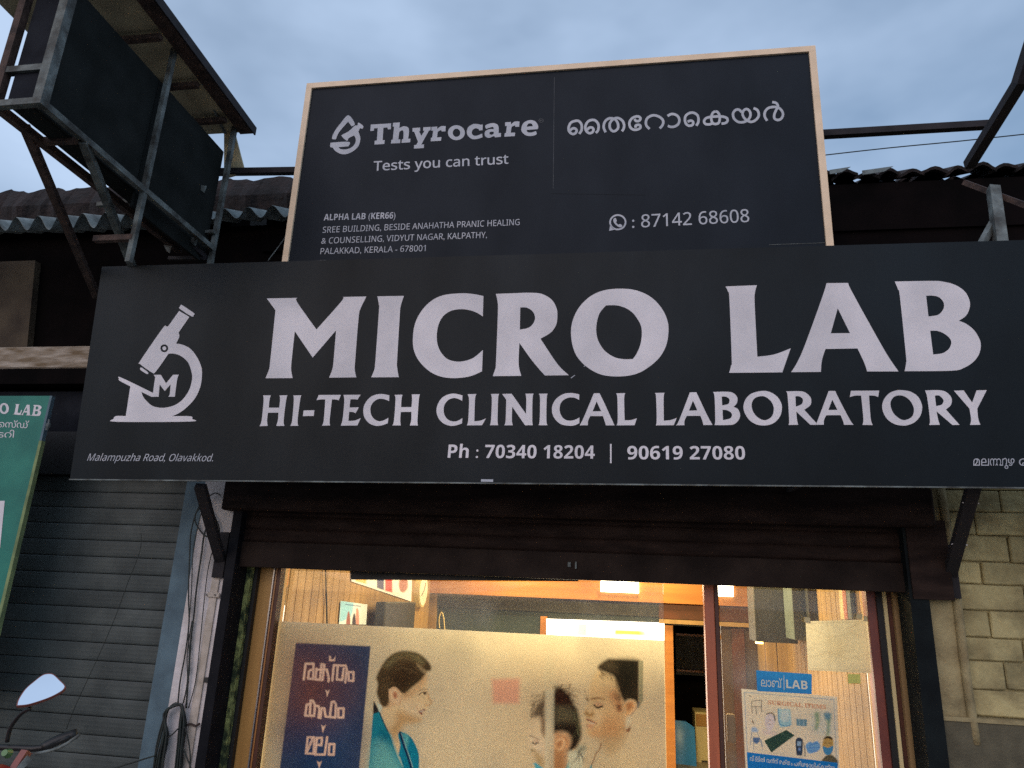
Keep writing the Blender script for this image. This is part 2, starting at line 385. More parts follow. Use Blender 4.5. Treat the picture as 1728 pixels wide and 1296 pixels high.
# ================================================================== SHOP BUILDING (walls, pillars, roof)
shop = thing('shop_building', (-.4, .2, -.03), 'low tiled shop building behind the black laboratory sign', 'building')
ZT = 2.35
wall = MB()
pl0 = lambda x, y: P(x, y, 0)
xl0 = P(322, 963, 0).x; xl1 = P(379, 963, 0).x      # left plaster pillar
xr0 = P(1566, 1010, 0).x; xr1 = P(1640, 1100, 0).x  # right plaster pillar
mb = MB(); mb.box((xl0, 0, -.03), (xl1+.04, .35, 3.3)); mb.build('pillar', m_plas, shop)
mb = MB()
mb.box((xr0-.05, .02, 1.135), (xr1-.04, .35, 3.3)); mb.build('pillar', m_colm, shop)
mb = MB(); mb.tube([(xr1-.03, .015, 1.02), (xr1-.035, .012, 1.4), (xr1-.03, .013, 1.8), (xr1-.04, .012, 2.3)], .022, 8); mb.build('plaster_bead', m_colm, shop, smooth=True)
# dark wall of the upper storey, behind the signs
mb = MB(); mb.box((-2.9, .35, 2.35), (6, .55, 4.15)); mb.build('upper_wall', m_dark, shop)
mb = MB(); mb.box((-2.35, .03, 1.95), (1.55, .34, 2.34)); mb.build('lintel', m_dark, shop)
# right block wall: each block its own piece
blk = MB(); mb = MB(); mb.box((xr1-.06, .06, 1.13), (5.5, .34, 3.2)); bw = mb.build('block_wall', m_mortar, shop)
lb = MB(); lb.box((xr0-.05, .0, -.03), (5.5, .345, 1.13)); lb.build('plaster_band', m_band, shop)
lip = MB(); lip.box((xr0-.05, -.006, 1.118), (5.5, .05, 1.137)); lip.build('plaster_lip', m_colm, shop)
zs = [1.14]; 
for k in range(14): zs.append(zs[-1]+.122+.012*math.sin(k*2.3))
sizes = {}
for j in range(13):
    z0, z1 = zs[j]+.003, zs[j+1]-.003; x = xr1-.02-(.14 if j % 2 else 0)
    k = 0
    while x < 3.6:
        ln = .30+random.uniform(-.03, .03); a = max(x, xr1-.02); b = x+ln-.007
        if b-a > .05:
            d = random.uniform(.002, .009); bb = MB()
            jx = [random.uniform(-.004,.004) for _ in range(4)]
            q = [(a, .045-d, z0+jx[0]), (b, .045-d+jx[1], z0), (b, .045-d, z1+jx[2]), (a, .045-d+jx[3], z1)]
            bb.hexa(q, (0, .03, 0)); bb.build('block', m_brick, bw, bev=.006)
        x += ln; k += 1
# roof tiles above the shop on the right, and their dark eave board
def tile_mesh(nm, wd, ln, ht):
    t = MB(); n = 6; vs = []; fs = []
    for j in range(2):
        for i in range(n+1):
            u = i/n; z = ht*math.sin(math.pi*u)**1.5+.004*j
            vs += [((u-.5)*wd, j*ln, z), ((u-.5)*wd, j*ln, z-.02)]
    for i in range(n):
        a = i*2; b = (n+1)*2+i*2
        fs += [(a, a+2, b+2, b), (a+1, b+1, b+3, a+3), (a, a+1, a+3, a+2), (b, b+2, b+3, b+1)]
    fs += [(0, (n+1)*2, (n+1)*2+1, 1), (2*n, 2*n+1, (n+1)*2+2*n+1, (n+1)*2+2*n)]
    t.add(vs, fs); return t.mesh(nm, m_tile)
TM = [tile_mesh('tile', .15, .38, .03), tile_mesh('tile', .16, .38, .045), tile_mesh('tile', .14, .40, .04)]
def roof(parent, x0, x1, y, z, rows=3, jit=.02):
    pr = MB(); pr.hexa([(x0, y+.06, z-.05), (x1, y+.06, z-.05), (x1, y+3.2, z+1.35), (x0, y+3.2, z+1.35)], (0, .02, -.05)); rf = pr.build('roof', m_dark, parent)
    for r in range(rows):
        x = x0+.1+(.1 if r % 2 else 0)
        while x < x1:
            inst(random.choice(TM), 'tile', (x, y+.27*r+random.uniform(-.02,.02), z+.115*r+random.uniform(-.5,1)*jit), rf, (R(23)+random.uniform(-.09,.09), random.uniform(-.16,.16), random.uniform(-.12,.12)))
            x += .135
    return rf
zr = P(1500, 284, .3).z
roof(shop, -2.6, 5.0, .3, zr-.05)
mb = MB(); mb.box((-2.6, .33, zr-.42), (5, .40, zr-.085)); mb.build('eave_board', m_dark, shop)
for a, b in (((1400, 288), (1436, 284)), ((1455, 289), (1508, 283))):      # pale scraps of sheet under the tiles
    p = P(a[0], a[1], .26); q = P(b[0], b[1], .26)
    mb = MB(); mb.hexa([p+Vector((0,0,-.025)), q+Vector((-.06,0,-.025)), q+Vector((0,0,.012)), p+Vector((0,0,.006))], (0,.004,0)); mb.build('sheet_scrap', m_sheet, shop)

# ================================================================== LEFT NEIGHBOUR BUILDING
nb = thing('neighbour_building', (-4.6, .2, -.03), 'old neighbouring building at left with mossy tiles and corrugated eave', 'building')
mb = MB(); mb.box((-9, .36, 2.3), (-2.9, .6, 4.4)); mb.build('upper_wall', m_dark, nb)
a = P(-60, 430, .3); b = P(58, 590, .3)
mb = MB(); mb.hexa([(-6, .3, b.z), (P(45,590,.3).x, .3, b.z), (P(62,430,.3).x, .3, 3.9), (-6, .3, 3.9)], (0,.055,0)); mb.build('wall_pier', m_oldwall, nb)
zb0 = P(100, 627, .05).z; zb1 = P(100, 590, .05).z
mb = MB(); mb.box((-8, -.02, zb0), (-2.97, .3, zb1)); mb.build('beam', m_beam, nb, bev=.01)
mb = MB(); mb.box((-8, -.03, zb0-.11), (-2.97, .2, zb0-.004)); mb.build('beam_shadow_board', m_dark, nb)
zrl = P(60, 322, .25).z
roof(nb, -9, -2.35, .25, zrl-.1, rows=3, jit=.045)
mb = MB()
n = 200; x0, x1 = -9, -2.0; vs = []; fs = []
for i in range(n+1):
    x = x0+(x1-x0)*i/n; d = .5*(1-.9)  # lumpy, mossy eave band
    j = math.sin(x*17)*.012+math.sin(x*41+1)*.008+random.uniform(-.006,.006)
    vs += [(x, .18+j, zrl-.36), (x, .14+j*1.5, zrl-.2+j), (x, .2+j, zrl-.03+j*1.6), (x, .30, zrl-.05)]
for i in range(n):
    for k in range(3): fs.append((i*4+k, (i+1)*4+k, (i+1)*4+k+1, i*4+k+1))
mb.add(vs, fs); mb.build('mossy_eave', m_tile, nb)
# corrugated sheet hanging under the tiles
def corr(xa, xb, y, z0, z1, parent):
    c = MB(); n = int((xb-xa)/.0125); vs = []; fs = []
    for i in range(n+1):
        x = xa+(xb-xa)*i/n; s = math.sin(x*2*math.pi/.17)
        for j, (yy, zz) in enumerate(((y-.12, z0), (y+.16, z1))):
            vs += [(x, yy+.014*s, zz-(.04+.01*math.sin(x*3))*s), (x, yy+.006+.014*s, zz+.006-(.04+.01*math.sin(x*3))*s)]
    for i in range(n):
        a = i*4; b = a+4; fs += [(a, b, b+2, a+2), (a+1, a+3, b+3, b+1), (a, a+1, b+1, b)]
    c.add(vs, fs); return c.build('corrugated_sheet', m_sheet, parent, smooth=True)
ze = P(440, 385, .02).z
corr(-9, -3.02, -.1, ze-.03, ze+.10, nb); corr(-3.0, -1.8, -.08, ze-.01, ze+.12, nb)

# neighbour's rolling shutter, one slat each
nsh = thing('rolling_shutter', (-3.6, .1, -.03), 'closed green grey rolling shutter left of the white pillar', 'shutter')
xg1 = P(326, 963, .0).x+.0
xg0 = P(300, 963, .08).x
mb = MB(); mb.box((xg0-.0, .02, -.03), (xl0-.002, .16, 2.38)); mb.build('guide_rail', m_blue, nsh)
zt = P(150, 800, .08).z
sl = MB(); prof = []
H = (P(150, 800, .08).z-P(150, 1290, .08).z)/16.6
for k in range(13):
    t = k/12; prof.append((.006*math.sin(math.pi*t)**.22*-1+ (.0004 if k % 3 else -.0002), t*(H-.004)))
vs = []; fs = []
for y, z in prof: vs += [(-5.2, y, z), (0, y, z)]
for k in range(12): fs.append((2*k, 2*k+1, 2*k+3, 2*k+2))
sl.add([(x, y, z) for x, y, z in vs], fs)
slm = sl.mesh('slat', m_nshut)
for k in range(24): inst(slm, 'slat', (xg0, .10+random.uniform(-.001,.001), zt-.01-(k+1)*H), nsh)
mb = MB(); mb.box((-8.5, .13, -.03), (xg0, .15, 2.4)); mb.build('backing', m_dark, nsh)
a = P(75, 728, .03); b = P(128, 800, .03)
mb = MB(); mb.box((-8.5, .03, b.z), (xg0, .2, a.z)); mb.build('shutter_box', m_black, nsh)
mb = MB(); mb.box((-8.5, .06, a.z+.002), (xg0, .2, P(100, 660, .05).z)); mb.build('shutter_hood', m_navy, nsh)

# ================================================================== LAB SHUTTER (raised)
lsh = thing('rolling_shutter', (-.4, 0, -.03), 'raised dark brown rolling shutter under the laboratory sign', 'shutter')
z0 = P(970, 978, 0).z; xa = P(402, 963, 0).x; xb = P(1533, 1004, 0).x
mb = MB(); mb.box((xa-.01, .0, z0), (xb+.01, .03, z0+.145)); mb.build('bottom_bar', m_shutbar, lsh, bev=.003)
sl = MB(); vs = []; fs = []; hs = .075
for k in range(9):
    t = k/8; vs += [(0, -.012*math.sin(math.pi*t)**.6, t*hs*.985), (xb-xa+.02, -.012*math.sin(math.pi*t)**.6, t*hs*.985)]
for k in range(8): fs.append((2*k, 2*k+1, 2*k+3, 2*k+2))
sl.add(vs, fs); slm2 = sl.mesh('slat', m_shut)
for k in range(6): inst(slm2, 'slat', (xa-.01, .02, z0+.147+k*hs), lsh)
mb = MB(); mb.box((xa-.02, .032, z0+.0), (xb+.02, .07, z0+.62)); mb.build('shutter_back', m_black, lsh)
mb = MB(); mb.box((xa-.12, -.09, 2.02), (xb+.14, .15, 2.40)); mb.build('shutter_box', m_shut, lsh, bev=.01)
mb = MB(); mb.box((P(379,963,-.05).x, -.05, -.03), (xa, .12, 2.34)); mb.build('guide_rail', m_rail, lsh)
mb = MB(); mb.box((P(1535,1004,-.05).x, -.05, -.03), (P(1568,1009,-.05).x, .12, 2.05)); mb.build('guide_rail', m_railr, lsh)
mb = MB(); mb.box((xb+.002, -.06, z0-.03), (xr0+.10, .06, 2.06)); mb.build('end_plate', m_shut, lsh)
p = P(962, 953, -.002)
mb = MB(); mb.box((p.x-.012, -.012, p.z-.012), (p.x+.004, 0, p.z+.014)); mb.box((p.x+.028, -.014, p.z-.02), (p.x+.036, 0, p.z+.016)); mb.build('lock_staple', m_tube, lsh)
# dark strip behind the shutter
mb = MB(); mb.hexa([P(592, 978, .14), P(976, 981, .14), P(976, 960, .14), P(592, 950, .14)], (0,.01,0)); tag(mb.build('fascia_strip', m_black), 'black strip hanging just behind the raised shutter', 'panel')

# ================================================================== MAIN SIGN
T5 = R(5.19)
MS = Plane((0, -.6, 2.11), T5)
ms = thing('shop_sign', (-.4, -.6, 2.11), 'long black MICRO LAB sign with white letters and microscope emblem', 'sign')
hM = (MS.at(172, 450)-MS.at(118, 808)).dot(MS.up); X0 = MS.at(145, 629).x; X1 = 2.75
zb = (MS.at(118, 808)-MS.p).dot(MS.up)
pr_ = MS.at(1728, 822); pt_ = MS.at(1728, 405)
def hx_(p): return (p-MS.p).dot(MS.up)
zbR = zb+(hx_(pr_)-zb)*(X1-X0)/(pr_.x-X0); ztR = zb+hM+(hx_(pt_)-zb-hM)*(X1-X0)/(pt_.x-X0)
mb = MB(); q = [MS.xz(X0, zb), MS.xz(X1, zbR), MS.xz(X1, ztR), MS.xz(X0, zb+hM)]
mb.hexa(q, -MS.n*.035); mb.build('panel', m_sign, ms)
mb = MB(); mb.bar(MS.xz(X0, zb-.004, .002), MS.xz(X1, zbR-.004, .002), .01, .006); mb.build('bottom_edge', m_tube, ms)
for dz in (.12, hM/2, hM-.1):
    mb = MB(); mb.bar(MS.xz(X0, zb+dz, -.05), MS.xz(X1, zb+dz, -.05), .028); mb.build('back_rail', m_darkbar, ms)
p = MS.at(822, 811, .003); mb = MB(); mb.box((p.x-.03, p.y-.002, p.z-.006), (p.x+.03, p.y, p.z+.006)); mb.build('bare_chip', m_grey, ms)
Z1 = (440,480,6.646); Z2 = (680,480,6.171); Z3 = (940,470,6.171); Z4 = (1210,460,7.2); Z5 = (1420,460,6.646)
gM = "68,157* 410,150* 412,205 625,505* 905,190 918,140* 1185,135* 1120,270 1098,370 1058,870 1055,960 1072,1042* 766,1046* 800,960 815,870 845,515* 583,820* 382,525* 345,870 342,960 358,1050* 53,1052* 90,960 105,870 165,290*"
big = [
 (gM, [], Z1),
 ("1308,133* 1606,128* 1570,240 1560,340 1530,840 1530,930 1548,1040* 1238,1042* 1272,960 1285,860 1325,300 1325,230", [], Z1),
 ("838,120* 832,333* 760,290 680,265 600,258 500,275 420,330 370,420 352,540 365,640 405,720 470,780 560,803 650,795 740,760 832,682* 823,905* 720,950 620,970 500,975 380,955 270,900 170,800 115,690 103,560 125,410 190,280 290,175 420,112 600,92 720,98", [], Z2),
 ("967,98* 1130,92 1330,86 1450,100 1550,160 1600,250 1608,330 1595,420 1540,500 1432,565* 1610,830 1728,945* 1478,948* 1400,860 1320,760 1213,608* 1205,830 1232,952* 935,955* 960,880 968,820 988,300 985,180", ["1222,240* 1290,242 1350,280 1375,340 1360,400 1310,450 1217,470*"], Z2),
 ("660,105 830,125 980,195 1090,310 1150,440 1160,560 1135,700 1060,830 930,940 800,1000 640,1020 470,1003 330,935 220,830 165,710 145,560 165,430 230,300 340,190 480,125", ["510,280* 620,280 720,310 800,370 865,470 883,560 870,680 830,780 790,838* 700,840 600,820 500,755 430,650 408,540 420,430 450,350"], Z3),
 ("104,168* 484,153* 460,250 458,400 490,1022* 690,995 895,920* 793,1212* 147,1218* 170,1130 178,1040 150,320 135,235", [], Z4),
 ("1394.7,477.8* 1431.2,477.4* 1437,491 1475,560 1498,600 1516.3,626.8* 1463.3,626.8* 1458,611 1447,588* 1393,588.9* 1387,608 1385.3,627.6* 1335,628* 1345,612 1358,583 1388,500", ["1413.7,520.4* 1434.3,562.1* 1401.9,562.4*"], (0,0,1)),
 ("597,100* 1000,93 1130,100 1280,140 1390,220 1440,330 1430,420 1390,490 1315,540* 1400,575 1490,650 1550,750 1562,830 1540,920 1480,1000 1380,1065 1240,1100 708,1106* 725,1010 722,920 655,270 635,190", ["950,260* 1020,258 1090,275 1140,325 1150,380 1130,430 1080,475 975,492*", "995,652* 1080,655 1160,690 1220,745 1230,800 1200,860 1130,905 1028,918*"], Z5)]
glyphs('letter', big, MS, m_white, ms)
Za = (430,650,5.4); Zb = (725,650,4.734); Zc = (1090,650,5.959); Zd = (1360,645,5.4)
sub = [
 ("75,93* 146,92* 135,130 127,205* 222,205* 230,130 225,93* 297,92* 285,140 263,320 270,371* 195,371* 210,320 215,250* 120,251* 112,320 117,371* 43,373* 62,320 80,140", [], Za),
 ("350,93* 424,92* 412,140 390,320 397,370* 323,371* 340,320 355,140", [], Za),
 ("445,230* 543,228* 537,280* 437,282*", [], Za),
 ("582,89* 785,88* 765,138* 735,130 703,130* 682,320 687,367* 612,369* 628,320 642,130* 600,130 563,137*", [], Za),
 ("808,88* 965,87* 935,132* 910,128 872,128* 863,203* 948,202* 918,255* 895,245 860,243* 853,325* 910,322 965,300* 935,367* 783,369* 800,310 815,150", [], Za),
 ("1226,92* 1224,145* 1180,128 1130,125 1085,150 1055,200 1058,260 1085,305 1130,328 1175,320 1217,297* 1212,347* 1160,365 1100,370 1040,345 1000,295 988,235 1000,175 1040,120 1095,88 1160,80", [], Za),
 ("1272,88* 1345,86* 1337,130 1333,200* 1428,199* 1433,130 1430,84* 1505,83* 1495,130 1482,320 1488,367* 1412,367* 1425,320 1427,243* 1331,244* 1325,320 1330,367* 1254,367* 1268,320 1282,130", [], Za),
 ("263,82* 260,125* 225,108 190,103 150,118 120,155 112,205 125,250 155,280 195,290 230,282 262,262* 258,306* 215,320 170,325 115,308 75,270 55,215 62,160 95,105 145,75 200,67", [], Zb),
 ("303,72* 375,70* 363,110 357,288* 405,283 450,265* 418,320* 297,321* 308,280 315,120", [], Zb),
 ("488,70* 555,69* 547,110 543,280 548,320* 481,320* 490,280 497,110", [], Zb),
 ("579,70* 655,68* 770,230* 772,110 765,68* 830,67* 822,110 820,280 824,320* 762,320* 660,172* 657,280 665,320* 597,321* 607,280 612,115*", [], Zb),
 ("873,68* 943,67* 935,110 933,280 942,320* 870,320* 879,280 882,110", [], Zb),
 ("1195,73* 1195,118* 1155,100 1110,100 1070,118 1045,150 1038,195 1050,240 1075,270 1110,283 1155,278 1197,258* 1196,303* 1160,320 1110,324 1050,312 1005,275 980,225 980,165 1010,110 1065,72 1130,62", [], Zb),
 ("1312,65* 1357,64* 1390,130 1450,262 1477,321* 1408,321* 1385,247* 1283,247* 1266,285 1264,320* 1199,321* 1230,260", ["1334,130* 1370,208* 1302,209*"], Zb),
 ("1491,65* 1562,63* 1554,110 1558,280* 1610,278 1656,264* 1637,320* 1493,321* 1502,280 1500,110", [], Zb),
 ("90,78* 187,76* 178,130 180,357* 250,350 311,328* 280,402* 100,404* 108,350 102,120", [], Zc),
 ("442,72* 507,71* 535,130 610,290 670,400* 578,401* 565,350 547,308* 410,309* 388,360 387,402* 303,404* 335,350", ["473,155* 517,253* 433,256*"], Zc),
 ("675,68* 800,65 870,75 915,115 920,160 905,195 880,217* 925,240 946,290 940,335 905,380 850,400 690,401* 697,350 690,120", ["762,115* 800,115 835,135 840,160 825,190 767,203*", "770,247* 815,252 855,275 865,305 845,335 775,351*"], Zc),
 ("1175,57 1250,70 1320,115 1360,180 1367,240 1350,310 1300,370 1240,398 1170,405 1100,390 1035,345 990,270 982,200 1010,130 1070,80", ["1160,110 1210,122 1260,165 1285,225 1278,290 1250,330 1200,352 1150,340 1100,300 1068,240 1065,180 1095,130"], Zc),
 ("1410,62* 1540,60 1600,72 1650,115 1663,160 1650,205 1592,247* 1714,381* 1706,399* 1653,398* 1512,265* 1520,350 1531,398* 1434,400* 1440,350 1425,110", ["1503,112* 1540,112 1575,135 1578,165 1560,195 1508,215*"], Zc),
 ("207,80* 267,79* 300,150 400,340 435,388* 347,388* 337,350 315,300* 185,301* 165,345 163,387* 88,388* 100,365", ["240,158* 287,252* 205,253*"], Zd),
 ("410,78* 668,76* 658,135* 620,122 575,122* 590,330 609,390* 515,389* 523,330 503,122* 450,122 400,135*", [], Zd),
 ("870,72 950,85 1020,130 1055,200 1058,250 1040,310 990,365 930,390 880,395 810,382 745,340 705,275 695,210 715,150 760,100 815,77", ["845,120 900,130 950,170 980,225 982,275 960,320 900,345 850,330 800,285 775,230 772,180 800,135"], Zd),
 ("1085,75* 1200,72 1270,85 1320,130 1330,175 1315,215 1275,248* 1400,388* 1335,390* 1190,265* 1205,340 1220,388* 1122,390* 1130,340 1105,140", ["1175,122* 1215,122 1250,155 1252,180 1235,205 1187,218*"], Zd),
 ("1348,77* 1437,74* 1515,185* 1555,74* 1648,72* 1562,240* 1570,330 1590,388* 1495,389* 1505,340 1490,240*", [], Zd)]
glyphs('letter', sub, MS, m_white, ms)
Ze = (180,500,5.89)
glyphs('microscope_emblem', [
 ("720,145* 822,205* 715,360* 722,400 690,470* 750,480 830,520 895,600 940,700 947,790 930,900 880,1010 800,1100 720,1160 650,1192* 830,1192 850,1218 830,1245 95,1247 68,1218 95,1190 190,1190* 235,895* 130,840 122,820 145,808 460,960* 482,800* 466,780* 538,780* 590,865* 660,780* 718,779* 700,830 678,998* 613,998* 627,970 636,875* 577,942* 527,877* 517,998* 445,999* 345,950* 370,1010 440,1080 500,1103 580,1107 680,1080 760,1020 820,930 848,830 845,760 810,660 740,595 670,570 615,570* 490,745 450,757 335,675 335,640 555,320 590,300 610,300*", [circ(573,517,39,39)], Ze),
 (circ(573,517,19,19,12), [], Ze),
 ("735,90 750,88 865,165 865,185 845,200 728,125 726,105", [], Ze),
 ("345,708 410,755 400,772 335,730", [], Ze)], MS, m_white, ms)
tm = lambda x, y: MS.at(x, y, .0015)
text('lettering', sansb('Ph : 70340 18204'), (755.2,772.4), (1003.5,774), (2,-21.8), (.3,-21.8), tm, m_white, ms)
mb = MB(); mb.add([tm(1029.5,749), tm(1029.5,781.6), tm(1032,781.6), tm(1032,749)], [(0,1,2,3)]); mb.build('divider_line', m_white, ms)
text('lettering', sansb('90619 27080'), (1058.5,775), (1257.7,775.4), (0,-22), (-1.0,-22), tm, m_white, ms)
text('lettering', sans('Malampuzha Road, Olavakkod.'), (146.5,777.5), (359,778.5), (5.0,-11.8), (4.2,-11.8), tm, m_grey, ms)
gl = MB()
text('', 'മല', (1642.5,785.7), (1669,785.7), (0,-12.3), (0,-12.3), tm, m_grey, ms, cap=.578, glue=gl)
text('', 'ന', (1670.5,785.7), (1683,785.7), (0,-12.3), (0,-12.3), tm, m_grey, ms, cap=.578, glue=gl)
text('', 'വ', (1681.5,785.7), (1692.5,785.7), (0,-12.3), (0,-12.3), tm, m_grey, ms, cap=.578, glue=gl)
text('', 'ഴ', (1701,785.7), (1712,785.7), (0,-12.3), (0,-12.3), tm, m_grey, ms, cap=.578, glue=gl)
text('', 'േറാഡ്', (1719.5,785.7), (1790,785.9), (0,-12.3), (-.3,-12.3), tm, m_grey, ms, cap=.578, glue=gl)
for s_ in ("1692,776 1696,773.5 1698.5,776 1698,784 1695.5,788 1698,790.5 1701,789 1699.5,785.5 1696.5,787",):
    pp = smoothp(parse(s_), 3, False)
    for (ax, ay), (bx, by) in zip(pp[:-1], pp[1:]):
        d = Vector((bx-ax, by-ay)); d = d.normalized()*.75 if d.length else d; nx_, ny_ = -d.y, d.x
        gl.add([tm(ax+nx_, ay+ny_), tm(ax-nx_, ay-ny_), tm(bx-nx_, by-ny_), tm(bx+nx_, by+ny_)], [(0,1,2,3)])
gl.build('lettering', m_grey, ms)
# scratches on the vinyl
mb = MB()
for a, b in (((963,637.5),(970,632.5)), ((985,618),(987,616.5))): mb.add([tm(*a), tm(a[0]+.8,a[1]+1), tm(b[0]+.5,b[1]+.9), tm(*b)], [(0,1,2,3)])
mb.build('scratch', m_grey, ms)

# ================================================================== UPPER SIGN
US = Plane((0, -.60, 3.36), R(.74))
us = thing('lab_board', (-.44, -.6, 3.2), 'dark blue Thyrocare board with cream frame standing above the long sign', 'sign')
XL, XR = -1.905, 1.03; ZB = -.14; ZTp = 1.178; fw = .036
def usbox(xa, xb, za, zb_, d0, d1, name, m, parent=us):
    mb = MB(); mb.hexa([US.xz(xa, za, d0), US.xz(xb, za, d0), US.xz(xb, zb_, d0), US.xz(xa, zb_, d0)], -US.n*(d0-d1)); return mb.build(name, m, parent)
usbox(XL+fw, XR-fw, ZB, ZTp-fw, 0, -.03, 'panel', m_sign2)
usbox(XL, XR, ZTp-fw+.001, ZTp, .012, -.05, 'frame', m_cream)
usbox(XL, XL+fw-.001, ZB, ZTp-fw, .012, -.05, 'frame', m_cream)
usbox(XR-fw+.001, XR, ZB, ZTp-fw, .012, -.05, 'frame', m_cream)
# peeled pale line along the bottom and the vertical seam
us_at = lambda x, y: US.at(x, y, .0016)
def strip(a, b, wd, m, name='seam'):
    mb = MB(); mb.add([us_at(a[0], a[1]), us_at(b[0], b[1]), us_at(b[0]+(wd if abs(a[0]-b[0]) < abs(a[1]-b[1]) else 0), b[1]+(0 if abs(a[0]-b[0]) < abs(a[1]-b[1]) else wd)), us_at(a[0]+(wd if abs(a[0]-b[0]) < abs(a[1]-b[1]) else 0), a[1]+(0 if abs(a[0]-b[0]) < abs(a[1]-b[1]) else wd))], [(0,1,2,3)]); return mb.build(name, m, us)
m_seam = mat('seam_line', (.09, .10, .11), (.05, .055, .06), rough=.6, scale=20)
strip((935.2,130), (933.2,318), .6, m_seam); strip((1090,328.5), (930,326), .4, m_sign)
strip((1298,412.6), (1392,409.2), .8, m_tube); strip((945,428.3), (1003,426.2), .6, m_seam); strip((522,440), (550,438.5), .6, m_seam)
Zt = (610,180,5.4); Zl = (540,180,12.34)
thy = [
 ("85,163* 270,152* 268,205* 240,207* 238,190* 200,192* 193,305* 212,304* 208,340* 118,345* 120,310* 140,308* 148,196* 115,198* 112,220* 80,222*", [], Zt),
 ("287,148* 350,143* 345,195* 385,178 425,190 433,230 425,292* 447,292* 443,325* 365,330* 368,298* 380,295* 383,235 370,215 345,230* 335,298* 355,298* 352,332* 268,336* 272,302* 285,300* 297,182* 285,182*", [], Zt),
 ("465,195* 535,190* 535,222* 525,224* 545,265* 575,220* 562,220* 563,188* 630,184* 630,215* 615,218* 545,345* 570,343* 568,377* 478,382* 480,350* 500,348* 515,320* 480,228* 465,228*", [], Zt),
 (circ(865,237,77,68), [circ(866,238,34,37)], Zt),
 ("1105,162* 1103,215* 1072,217* 1068,205 1040,197 1015,210 1005,235 1015,258 1045,265 1100,245* 1103,278* 1060,293 1010,295 970,265 960,225 975,185 1020,158 1070,160 1078,165*", [], Zt),
 ("1130,170 1190,150 1235,160 1250,190 1250,240* 1272,240* 1270,275* 1215,280* 1205,268 1160,285 1125,265 1128,225 1165,205 1205,205* 1195,185 1135,203*", ["1205,228* 1175,230 1165,245 1185,257 1205,245*"], Zt),
 ("1535,122 1585,135 1610,175 1607,205* 1505,212* 1515,232 1550,235 1590,222* 1595,252 1550,267 1500,262 1462,230 1458,190 1480,145", ["1505,182* 1562,178* 1550,155 1520,155"], Zt)]
gr = "637,185* 690,181* 690,203* 725,178 768,177* 765,225* 730,226* 728,212* 700,225 693,245* 688,280* 728,277* 725,310* 630,316* 633,283* 645,281* 653,218* 637,219*"
thy.append((gr, [], Zt)); thy.append((gr, [], (610,180,5.4,672,-42)))
def _p(s, o): return s
glyphs('letter', thy, US, m_grey, us)
glyphs('registered_mark', [(circ(1636,127,22,19,14), [circ(1636,127,17,14.5,14)], Zt), ("1628,134* 1628,120* 1640,120 1642,127 1636,128* 1645,134* 1641,134* 1633,129* 1632,134*", [], Zt)], US, m_seam, us)
glyphs('drop_emblem', [
 ("593,178 725,355 660,410* 585,315* 470,440 380,560 330,680* 250,665 300,520 440,330", [], Zl),
 ("800,330 905,410 875,465* 835,450 800,520* 835,620 838,700 800,820 700,920 560,985 440,985 330,930 260,850* 212,835 220,750* 600,732 595,825* 380,845* 440,885 560,885 680,830 740,740 740,660 710,600* 600,655 560,710 450,610 490,570 600,510 720,400 780,390", [], Zl)], US, m_grey, us)
text('lettering', sans('Tests you can trust'), (630,288.3), (858,276), (.8,-15.6), (-.2,-15.6), us_at, m_grey, us, bold=.012)
text('lettering', sansb('ALPHA LAB (KER66)'), (546,372), (667,368.5), (1.2,-10.4), (.8,-10.4), us_at, m_grey, us)
text('lettering', sans('SREE BUILDING, BESIDE ANAHATHA PRANIC HEALING'), (544,392.9), (876.8,379.7), (1.2,-10), (.3,-10), us_at, m_grey, us)
text('lettering', sans('& COUNSELLING, VIDYUT NAGAR, KALPATHY,'), (542,411.4), (821.6,401.2), (1.2,-10), (.4,-10), us_at, m_grey, us)
text('lettering', sans('PALAKKAD, KERALA - 678001'), (540.3,429), (718,423.7), (1.2,-10), (.7,-10), us_at, m_grey, us)
text('lettering', sans(': 87142 68608'), (1066.6,384.5), (1264.8,374.3), (0,-21), (-1.5,-21), us_at, m_grey, us, bold=.004)
Zw = (920,80,3.41)
glyphs('phone_emblem', [(circ(418,1006,49,46,26), [circ(418,1006,39.5,36.5,26)], Zw),
 ("374,1020* 368,1056* 402,1048* 390,1038 382,1030*", [], Zw),
 ("395,985 405,982 412,998 408,1006 420,1020 430,1016 443,1024 440,1034 425,1034 405,1020 392,1000", [], Zw)], US, m_grey, us)
def ribbons(name, strokes, wd, pl, m, parent, off=.0016):
    mb = MB(); k = 0
    for path, o in strokes:
        pts = [Vector(p) for p in smoothp(parse(path, *o), 6, False)]; L_, R_ = [], []
        for i, p in enumerate(pts):
            d = (pts[min(i+1, len(pts)-1)]-pts[max(i-1, 0)]).normalized(); nn_ = Vector((-d.y, d.x))*wd/2
            L_.append(p+nn_); R_.append(p-nn_)
        # each short run sits a hair higher, so crossings never share a plane
        vs = []; fs = []
        for i in range(len(pts)-1):
            h = off+.0000045*i+.00002*k; b = len(vs)
            vs += [pl.at(*L_[i], h), pl.at(*R_[i], h), pl.at(*R_[i+1], h+.0000045), pl.at(*L_[i+1], h+.0000045)]; fs.append((b, b+1, b+2, b+3))
        mb.add(vs, fs); k += 1
    return mb.build(name, m, parent)
Zm = (950,160,9.095); Zo = (1130,160,8.229)
